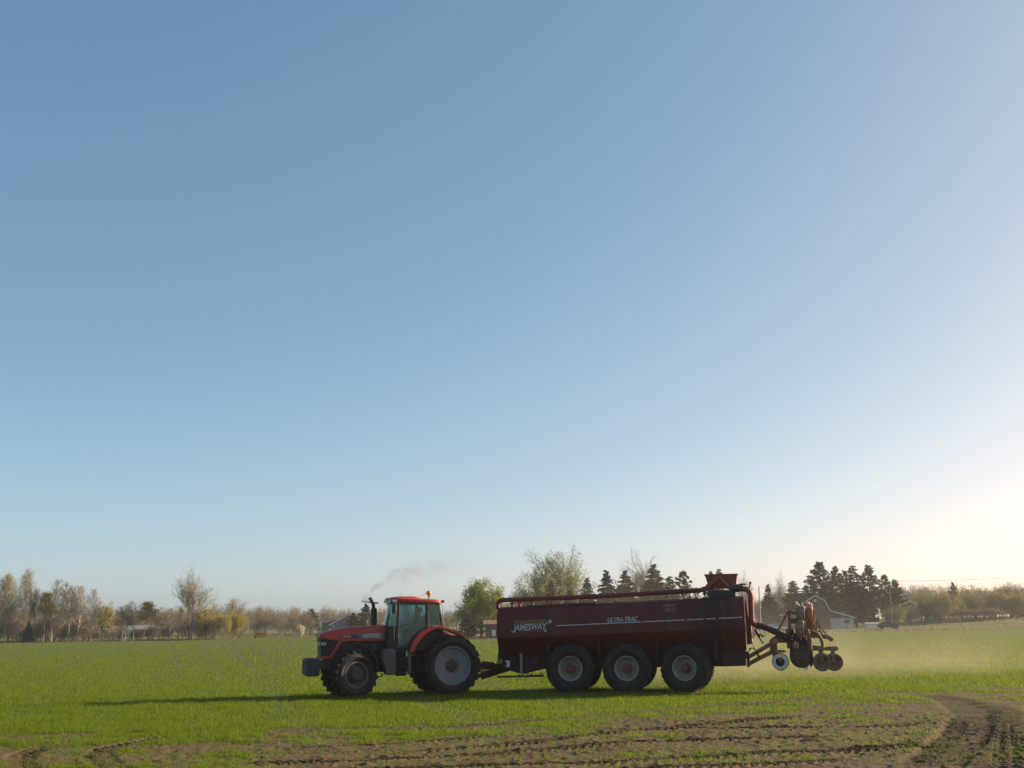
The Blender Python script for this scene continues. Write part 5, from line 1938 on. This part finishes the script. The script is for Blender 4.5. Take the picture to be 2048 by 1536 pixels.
x, y, z = spot(698, 300)
h = empty('house', None, (x, y, z), math.radians(-2))
tag(h, 'blue-grey house with dark roof, white trim and one white-framed window, left of the tractor bonnet', 'house')
wm = MB()
wall_gable(wm, -5.0, 5.0, 0, 9, 3.0, 5.55)
wm.build('wall', M['siding'], h)
wm = MB()
wm.box((-6.3, 5.0, 1.45), (2.56, 7.0, 3.5))
wm.build('side_wing', M['siding'], h)
r = MB()
gable_mb(r, -5.0, 5.0, 0, 9, 3.02, 5.57, 'y', .35)
gable_mb(r, -7.6, -5.05, 1.5, 8.5, 3.22, 4.45, 'x', .25)
rf_ = r.build('roof', M['roof_dark'], h)
tb_ = MB()
for s in (-1, 1):
    tb_.bar((0, -.38, 5.50), (s * 5.42, -.38, 2.74), .05, .24)
tb_.build('rake_trim', M['trim'], rf_)
window(h, -4.45, 2.15, .62, .95, -.03)
MB().box((0, -.03, 1.2), (1.0, .06, 2.1)).build('door', M['trim'], h)
lt = empty('shed', None, spot(645, 292), math.radians(-4))
tag(lt, 'low grey shed with a sloping roof beside the blue-grey house', 'shed')
MB().prism([(-1.9, -.3), (-1.9, .35), (1.4, 1.45), (1.4, -.3)], 0, 4).build('wall', M['siding'], lt)
MB().prism([(-2.15, .28), (1.55, 1.52), (1.55, 1.64), (-2.15, .40)], -.25, 4.2).build('roof', M['galv'], lt)

x, y, z = spot(1635.3, 255)
b = empty('barn', None, (x, y, z), math.radians(-15.5))
tag(b, 'red gambrel-roofed barn with white trim and a white lean-to wall', 'barn')
PR = [(-3.0, -.4), (-3.0, 4.05), (-1.85, 6.4), (0, 7.4), (1.85, 6.4), (3.0, 4.05), (3.0, -.4)]
MB().prism(PR, 0, 13).build('wall', M['barn_red'], b)
MB().prism([(3.0, -.4), (3.0, 3.95), (8.0, 2.50), (8.0, -.4)], .05, 12).build('lean_to', M['barn_red'], b)
MB().prism([(-8.0, -.4), (-8.0, 3.3), (-3.0, 3.75), (-3.0, -.4)], .4, 12).build('annex', M['barn_red'], b)
lw = MB().box((5.45, -.02, 1.05), (4.98, .10, 2.75)).build('lean_to_wall', M['grey_white'], b)
MB().box((6.5, -.09, 2.24), (.5, .04, .14)).build('vent', M['dark_metal'], lw)
r = MB()
rp = [(-3.15, 3.85), (-1.95, 6.45), (0, 7.50), (1.95, 6.45), (3.10, 4.10), (8.55, 2.42)]
for (a0, c0), (a1, c1) in zip(rp[:-1], rp[1:]):
    r.prism([(a0, c0), (a1, c1), (a1, c1 + .14), (a0, c0 + .14)], -.3, 13.2)
r.prism([(-8.3, 3.25), (-3.05, 3.72), (-3.05, 3.84), (-8.3, 3.37)], .1, 12.2)
rf_ = r.build('roof', M['galv'], b)
t_ = MB()
for (a0, c0), (a1, c1) in zip(rp[:-1], rp[1:]):
    t_.bar((a0, -.34, c0 + .04), (a1, -.34, c1 + .04), .06, .22)
t_.build('roof_trim', M['trim'], rf_)
MB().bar((-8.3, .06, 3.30), (-6.3, .06, 3.48), .06, .20).build('eave_trim', M['trim'], rf_)
MB().lathe([(.001, -.06), (.32, -.06), (.32, .02)], 16, (-.1, -.02, 6.45)).build('loft_vent', M['trim'], b)
MB().box((0, -.03, 1.4), (2.6, .08, 2.8)).build('barn_door', M['barn_red'], b)
window(b, -5.6, 1.7, .8, .9, .36)

x, y, z = spot(1004, 192)
b = empty('brick_house', None, (x, y, z))
tag(b, 'brown brick house with terracotta roof edge and white door between the maple and tanker', 'house')
wm = MB().box((2.0, 3.0, 1.1), (9.6, 6, 2.6)).build('wall', M['brick'], b)
r = MB()
gable_mb(r, -2.8, 6.8, 0, 6, 2.42, 3.0, 'x', .4)
r.build('roof', M['tile'], b)
MB().box((-1.38, -.03, 1.0), (.62, .06, 1.05)).build('door', M['white'], b)
window(b, 1.2, 1.4, 1.0, .9, -.03)
x, y, z = spot(254, 325)
b = empty('grey_house', None, (x, y, z))
tag(b, 'low grey house half hidden behind the birch trunks on the left', 'house')
MB().box((0, 3, 1.0), (10, 6, 2.4)).build('wall', M['siding'], b)
r = MB()
gable_mb(r, -5, 5, 0, 6, 2.2, 3.3, 'x', .4)
r.build('roof', M['galv'], b)
window(b, -1.5, 1.3, 1.2, .9, -.03)
window(b, 2.5, 1.3, 1.2, .9, -.03)
MB().box((.6, -.03, 1.0), (.9, .06, 2.0)).build('door', M['white'], b)
x, y, z = spot(1746, 262)
b = empty('white_shed', None, (x, y, z))
tag(b, 'small low white shed under the dark pines, left of the dark car', 'shed')
MB().box((0, 1.5, .45), (2.9, 3, 1.0)).build('wall', M['white'], b)
r = MB()
gable_mb(r, -1.45, 1.45, 0, 3, .95, 1.25, 'x', .15, .08)
r.build('roof', M['galv'], b)


# ------------------------------------------------------------------ posts, poles, wires
def pole(px, D, ytop, topdx, label, arm):
    x, y, z = spot(px, D)
    hgt = height_to(px, D, ytop)
    p = empty('utility_pole', None, (x, y, z))
    tag(p, label, 'utility pole', 'utility poles along the road')
    MB().tube([(0, 0, -.4), (topdx * .5, 0, hgt * .5), (topdx, 0, hgt)], [.17, .15, .11], 10).build('pole', M['galv' if not arm else 'pole_wood'], p, 60)
    if arm:
        MB().box((topdx + .45, 0, hgt - .25), (1.5, .10, .12)).build('crossarm', M['pole_wood'], p)
        for dx in (-.15, .55, 1.1):
            MB().lathe([(.05, 0), (.06, .08), (.03, .16), (.001, .18)], 8, (topdx + dx, 0, hgt - .19), axis='Z').build('insulator', M['dark_metal'], p)
        MB().lathe([(.001, .45), (.2, .45), (.2, -.25), (.001, -.25)], 10, (topdx + .3, -.1, hgt - 1.3), axis='Z').build('transformer', M['galv'], p)
    return Vector((x + topdx, y, z + hgt - .1))


pa = pole(1784, 243, 1162, .28, 'brown wooden utility pole with a crossarm, in front of the dark pines', True)
pb = pole(1522, 243, 1173, .10, 'pale slim utility pole without a crossarm, behind the rear hose of the tanker', False)


def wire(a, b, sag, label):
    pts = [a.lerp(b, t / 16) - Vector((0, 0, sag * 4 * (t / 16) * (1 - t / 16))) for t in range(17)]
    tag(MB().tube(pts, .022, 4).build('overhead_wire', M['wire']), label, 'wire', 'overhead wires by the road')


e1 = Vector(spot(2330, 243)) + Vector((0, 0, 12.0))
wire(pa + Vector((1.1, 0, .1)), e1, .9, 'upper thin wire running right from the crossarm across the pale sky')
e2 = Vector(spot(2330, 243)) + Vector((0, 0, 8.2))
wire(pa + Vector((0, 0, -2.2)), e2, .7, 'lower thin wire near the right picture edge, just above the golden trees')
wire(pb, pa, .8, 'thin wire strung between the two utility poles behind the barn trees')

x, y, z = spot(1695, 212)
p = empty('mailbox_post', None, (x, y, z))
tag(p, 'wooden post carrying two dark boxes at the roadside in front of the white lean-to wall', 'mailbox')
MB().box((0, 0, .75), (.12, .12, 1.7)).build('post', M['pole_wood'], p, None, .01)
for dx in (-.24, .24):
    MB().prism([(dx - .17, 1.62), (dx - .17, 2.0), (dx - .10, 2.14), (dx + .10, 2.14), (dx + .17, 2.0), (dx + .17, 1.62)], -.28, .28).build('box', M['dark_metal'], p, None, .02)
MB().box((0, 0, 1.58), (.9, .4, .06)).build('shelf', M['pole_wood'], p)
x, y, z = spot(954, 179)
p = empty('mailbox', None, (x, y, z))
tag(p, 'white round-topped mailbox on a thin pale post in front of the dark evergreen bush', 'mailbox')
MB().box((0, 0, .40), (.09, .09, 1.0)).build('post', M['galv'], p)
MB().prism([(-.18, .76), (-.18, .86), (-.10, .95), (.40, .95), (.46, .86), (.46, .76)], -.12, .12).build('box', M['white'], p, None, .03)
x, y, z = spot(223, 300)
p = empty('white_post', None, (x, y, z))
tag(p, 'tall white post standing on the lawn right of the round yellow-green tree', 'post')
MB().prism([(-.18, -.2), (-.12, 2.45), (.22, 2.5), (.14, -.2)], -.15, .15).build('post', M['white'], p, None, .02)
MB().box((.05, 0, 2.52), (.46, .40, .10)).build('cap', M['trim'], p, None, .02)
x, y, z = spot(1921, 262)
p = empty('marker_post', None, (x, y, z))
tag(p, 'tiny white-headed marker post on the verge in front of the golden round tree', 'post')
MB().box((0, 0, .5), (.09, .05, 1.2)).build('post', M['galv'], p)
MB().box((0, -.03, 1.15), (.22, .04, .34)).build('reflector', M['white'], p, None, .02)


# ------------------------------------------------------------------ cars
def car(px, D, rz, paint_m, label):
    x, y, z = spot(px, D)
    root = empty('car', None, (x, y, z + .10), rz)
    tag(root, label, 'car', 'cars on the road')
    # stations along the car (x), each a half section of (half width, height)
    st_ = [(-2.22, .55, .66, .80, .55), (-2.12, .40, .80, .92, .72), (-1.6, .32, .86, 1.0, .80), (-1.15, .30, .88, 1.02, .82), (0, .28, .89, .98, .84), (.75, .28, .89, .95, .84), (1.55, .30, .87, .86, .80), (2.02, .36, .80, .76, .70), (2.24, .48, .62, .64, .50)]
    b = MB()
    secs = []
    for sx_, zb, hw, zt, hw2 in st_:
        half = [(hw * .86, zb), (hw, zb + .12), (hw, zb + (zt - zb) * .62), (hw2, zt)]
        secs.append([(sx_, yy, zz) for yy, zz in half] + [(sx_, -yy, zz) for yy, zz in half[::-1]])
    b.loft(secs)
    gh = [(-1.75, .98, .74, 1.00, .73), (-1.30, .98, .80, 1.28, .62), (-.75, .96, .82, 1.43, .58), (.05, .94, .82, 1.46, .57), (.55, .92, .82, 1.36, .60), (1.20, .90, .78, .93, .74)]
    body = b.build('body', paint_m, root, 50, .02)
    g = MB()
    g.loft([[(sx_, hw, zb), (sx_, hw2, zt - .07), (sx_, -hw2, zt - .07), (sx_, -hw, zb)] for sx_, zb, hw, zt, hw2 in gh])
    g.build('windows', M['window'], root, 30)
    rfm = MB()
    rfm.loft([[(sx_, hw2 + .02, zt - .09), (sx_, hw2 - .08, zt), (sx_, -hw2 + .08, zt), (sx_, -hw2 - .02, zt - .09)] for sx_, zb, hw, zt, hw2 in gh[1:-1]])
    for s in (1, -1):
        for (xa, za, ya), (xb, zb2, yb) in (((-1.72, 1.0, .76), (-1.28, 1.26, .64)), ((-.62, .95, .83), (-.55, 1.38, .61)), ((1.18, .92, .79), (.52, 1.33, .62)), ((-1.2, .97, .82), (-1.05, 1.3, .63))):
            rfm.bar((xa, s * ya, za), (xb, s * yb, zb2), .05, .06)
    rfm.build('roof', paint_m, root, 40)
    for wx in (-1.38, 1.36):
        for s in (1, -1):
            w0 = empty('wheel', root, (wx, s * .80, .23), 0 if s > 0 else math.pi)
            tyre_mb(.33, .22, .21).build('tyre', M['tyre_t'], w0, 50)
            r = MB().lathe([(.22, .09), (.20, .10), (.19, .07), (.06, .09), (.001, .10)], 20)
            r.build('rim', M['silver'], w0, 40)
    for s in (1, -1):
        MB().box((2.10, s * .56, .66), (.20, .26, .14)).build('headlight', M['lamp_glass'], root, None, .03)
        MB().box((-2.16, s * .60, .74), (.10, .24, .14)).build('tail_light', M['amber'], root, None, .02)
        MB().box((.92, s * .92, .98), (.12, .16, .11)).build('mirror', paint_m, root, None, .02)
    MB().box((2.24, 0, .50), (.04, .8, .14)).build('grille', M['grille'], root)
    return root


car(1777, 234.0, math.radians(-14), M['car_dark'], 'dark charcoal car driving along the road in front of the pines')
car(1551, 236.2, math.radians(-10), M['car_silver'], 'silver car on the road behind the rear hose of the tanker')


# ------------------------------------------------------------------ dust and exhaust smoke
def volume_mat(name, dens_fn, col, aniso):
    m, n, p, o = new_mat(name)
    n.nodes.remove(p)
    v = n.nodes.new('ShaderNodeVolumePrincipled')
    v.inputs['Color'].default_value = (*col, 1)
    v.inputs['Anisotropy'].default_value = aniso
    n.links.new(dens_fn(n), v.inputs['Density'])
    n.links.new(v.outputs[0], o.inputs['Volume'])
    return m


def mth(n, op, a, b=None, c=None):
    x = n.nodes.new('ShaderNodeMath')
    x.operation = op
    for s, v in zip(x.inputs, (a, b, c)):
        if v is None: continue
        if isinstance(v, bpy.types.NodeSocket): n.links.new(v, s)
        else: s.default_value = v
    return x.outputs[0]


def dust_density(n):
    """object space is a unit box: x along the lane away from the tanker, y across, z up"""
    tc = n.nodes.new('ShaderNodeTexCoord')
    g = n.nodes.new('ShaderNodeSeparateXYZ')
    n.links.new(tc.outputs['Generated'], g.inputs[0])
    def smooth(v, a, b):
        x = n.nodes.new('ShaderNodeMapRange')
        x.interpolation_type = 'SMOOTHSTEP'
        x.inputs[1].default_value, x.inputs[2].default_value = a, b
        n.links.new(v, x.inputs[0])
        return x.outputs[0]
    nz = noise(n, .30, 5, .62)
    zz = mth(n, 'MULTIPLY', g.outputs[2], mth(n, 'ADD', 1.0, mth(n, 'MULTIPLY', smooth(g.outputs[0], .10, .55), 1.3)))
    top = mth(n, 'SUBTRACT', 1.0, smooth(zz, .02, .98))
    top = mth(n, 'POWER', top, 1.6)
    endx = mth(n, 'MULTIPLY', smooth(g.outputs[0], 0.0, .10), smooth(g.outputs[0], 1.0, .35))
    side = mth(n, 'MULTIPLY', smooth(g.outputs[1], 0.0, .12), smooth(g.outputs[1], 1.0, .55))
    d = mth(n, 'MULTIPLY', mth(n, 'MULTIPLY', top, endx), side)
    d = mth(n, 'MULTIPLY', d, ramp(n, nz, .34, .70))
    return mth(n, 'MULTIPLY', d, .048)


M['dust'] = volume_mat('dust_in_air', dust_density, (.78, .68, .54), .35)
dsm = MB()
dsm.add([(0, 0, 0), (34, 0, 0), (34, 20, 0), (0, 20, 0), (0, 0, 6.4), (34, 0, 6.4), (34, 20, 6.4), (0, 20, 6.4)], [(0, 3, 2, 1), (4, 5, 6, 7), (0, 1, 5, 4), (1, 2, 6, 5), (2, 3, 7, 6), (3, 0, 4, 7)])
ds = dsm.build('dust_cloud', M['dust'])
ds.location = (5.5, 41.6, -.05)
ds.rotation_euler = (0, 0, math.radians(24))
tag(ds, 'tan dust cloud hanging over the crop behind the tanker', 'dust', kind='stuff')


def smoke_density(n):
    nz = noise(n, 2.6, 5, .65)
    tc = n.nodes.new('ShaderNodeTexCoord')
    g = n.nodes.new('ShaderNodeSeparateXYZ')
    n.links.new(tc.outputs['Object'], g.inputs[0])
    at = mth(n, 'DIVIDE', g.outputs[0], 4.6)
    # distance from the plume's centre line (height follows the run-out), thinning as it spreads
    zc = mth(n, 'MULTIPLY', mth(n, 'POWER', mth(n, 'MAXIMUM', at, 0.0), .42), 1.42)
    dz = mth(n, 'SUBTRACT', g.outputs[2], zc)
    wob = mth(n, 'MULTIPLY', mth(n, 'SUBTRACT', noise(n, 1.6, 4, .6), .5), 1.1)
    dz = mth(n, 'ADD', dz, wob)
    wd = mth(n, 'ADD', .13, mth(n, 'MULTIPLY', mth(n, 'MAXIMUM', at, 0.0), .50))
    r2 = mth(n, 'ADD', mth(n, 'POWER', mth(n, 'DIVIDE', dz, wd), 2.0), mth(n, 'POWER', mth(n, 'DIVIDE', g.outputs[1], wd), 2.0))
    body = mth(n, 'EXPONENT', mth(n, 'MULTIPLY', r2, -1.5))
    fade = mth(n, 'POWER', mth(n, 'MAXIMUM', mth(n, 'SUBTRACT', 1.0, at), 0.0), 1.1)
    d = mth(n, 'MULTIPLY', mth(n, 'MULTIPLY', body, fade), ramp(n, nz, .36, .60))
    return mth(n, 'MULTIPLY', d, mth(n, 'DIVIDE', .42, wd))


M['smoke'] = volume_mat('exhaust_smoke', smoke_density, (.30, .28, .26), .1)
sm = MB()
sm.add([(-.3, -.8, -.2), (4.6, -.8, -.2), (4.6, .8, -.2), (-.3, .8, -.2), (-.3, -.8, 1.9), (4.6, -.8, 1.9), (4.6, .8, 1.9), (-.3, .8, 1.9)], [(0, 3, 2, 1), (4, 5, 6, 7), (0, 1, 5, 4), (1, 2, 6, 5), (2, 3, 7, 6), (3, 0, 4, 7)])
so = sm.build('exhaust_smoke', M['smoke'])
so.location = TRM @ TR_FIT @ Vector((2.72, -.42, 3.47))
so.rotation_euler = (0, 0, math.radians(8))
tag(so, 'thin grey exhaust smoke drifting back from the stack over the cab', 'smoke', kind='stuff')


# ------------------------------------------------------------------ the air between
hz_ = MB()
hz_.add([(-520, -8, -1.5), (520, -8, -1.5), (520, 560, -1.5), (-520, 560, -1.5), (-520, -8, 26), (520, -8, 26), (520, 560, 26), (-520, 560, 26)], [(0, 3, 2, 1), (4, 5, 6, 7), (0, 1, 5, 4), (1, 2, 6, 5), (2, 3, 7, 6), (3, 0, 4, 7)])
m, n_, p_, o_ = new_mat('hazy_air')
n_.nodes.remove(p_)
v_ = n_.nodes.new('ShaderNodeVolumePrincipled')
v_.inputs['Color'].default_value = (.86, .88, .90, 1)
v_.inputs['Density'].default_value = .00021
v_.inputs['Anisotropy'].default_value = .35
n_.links.new(v_.outputs[0], o_.inputs['Volume'])
tag(hz_.build('haze', m), 'thin spring haze in the air over the field', 'haze', kind='stuff')
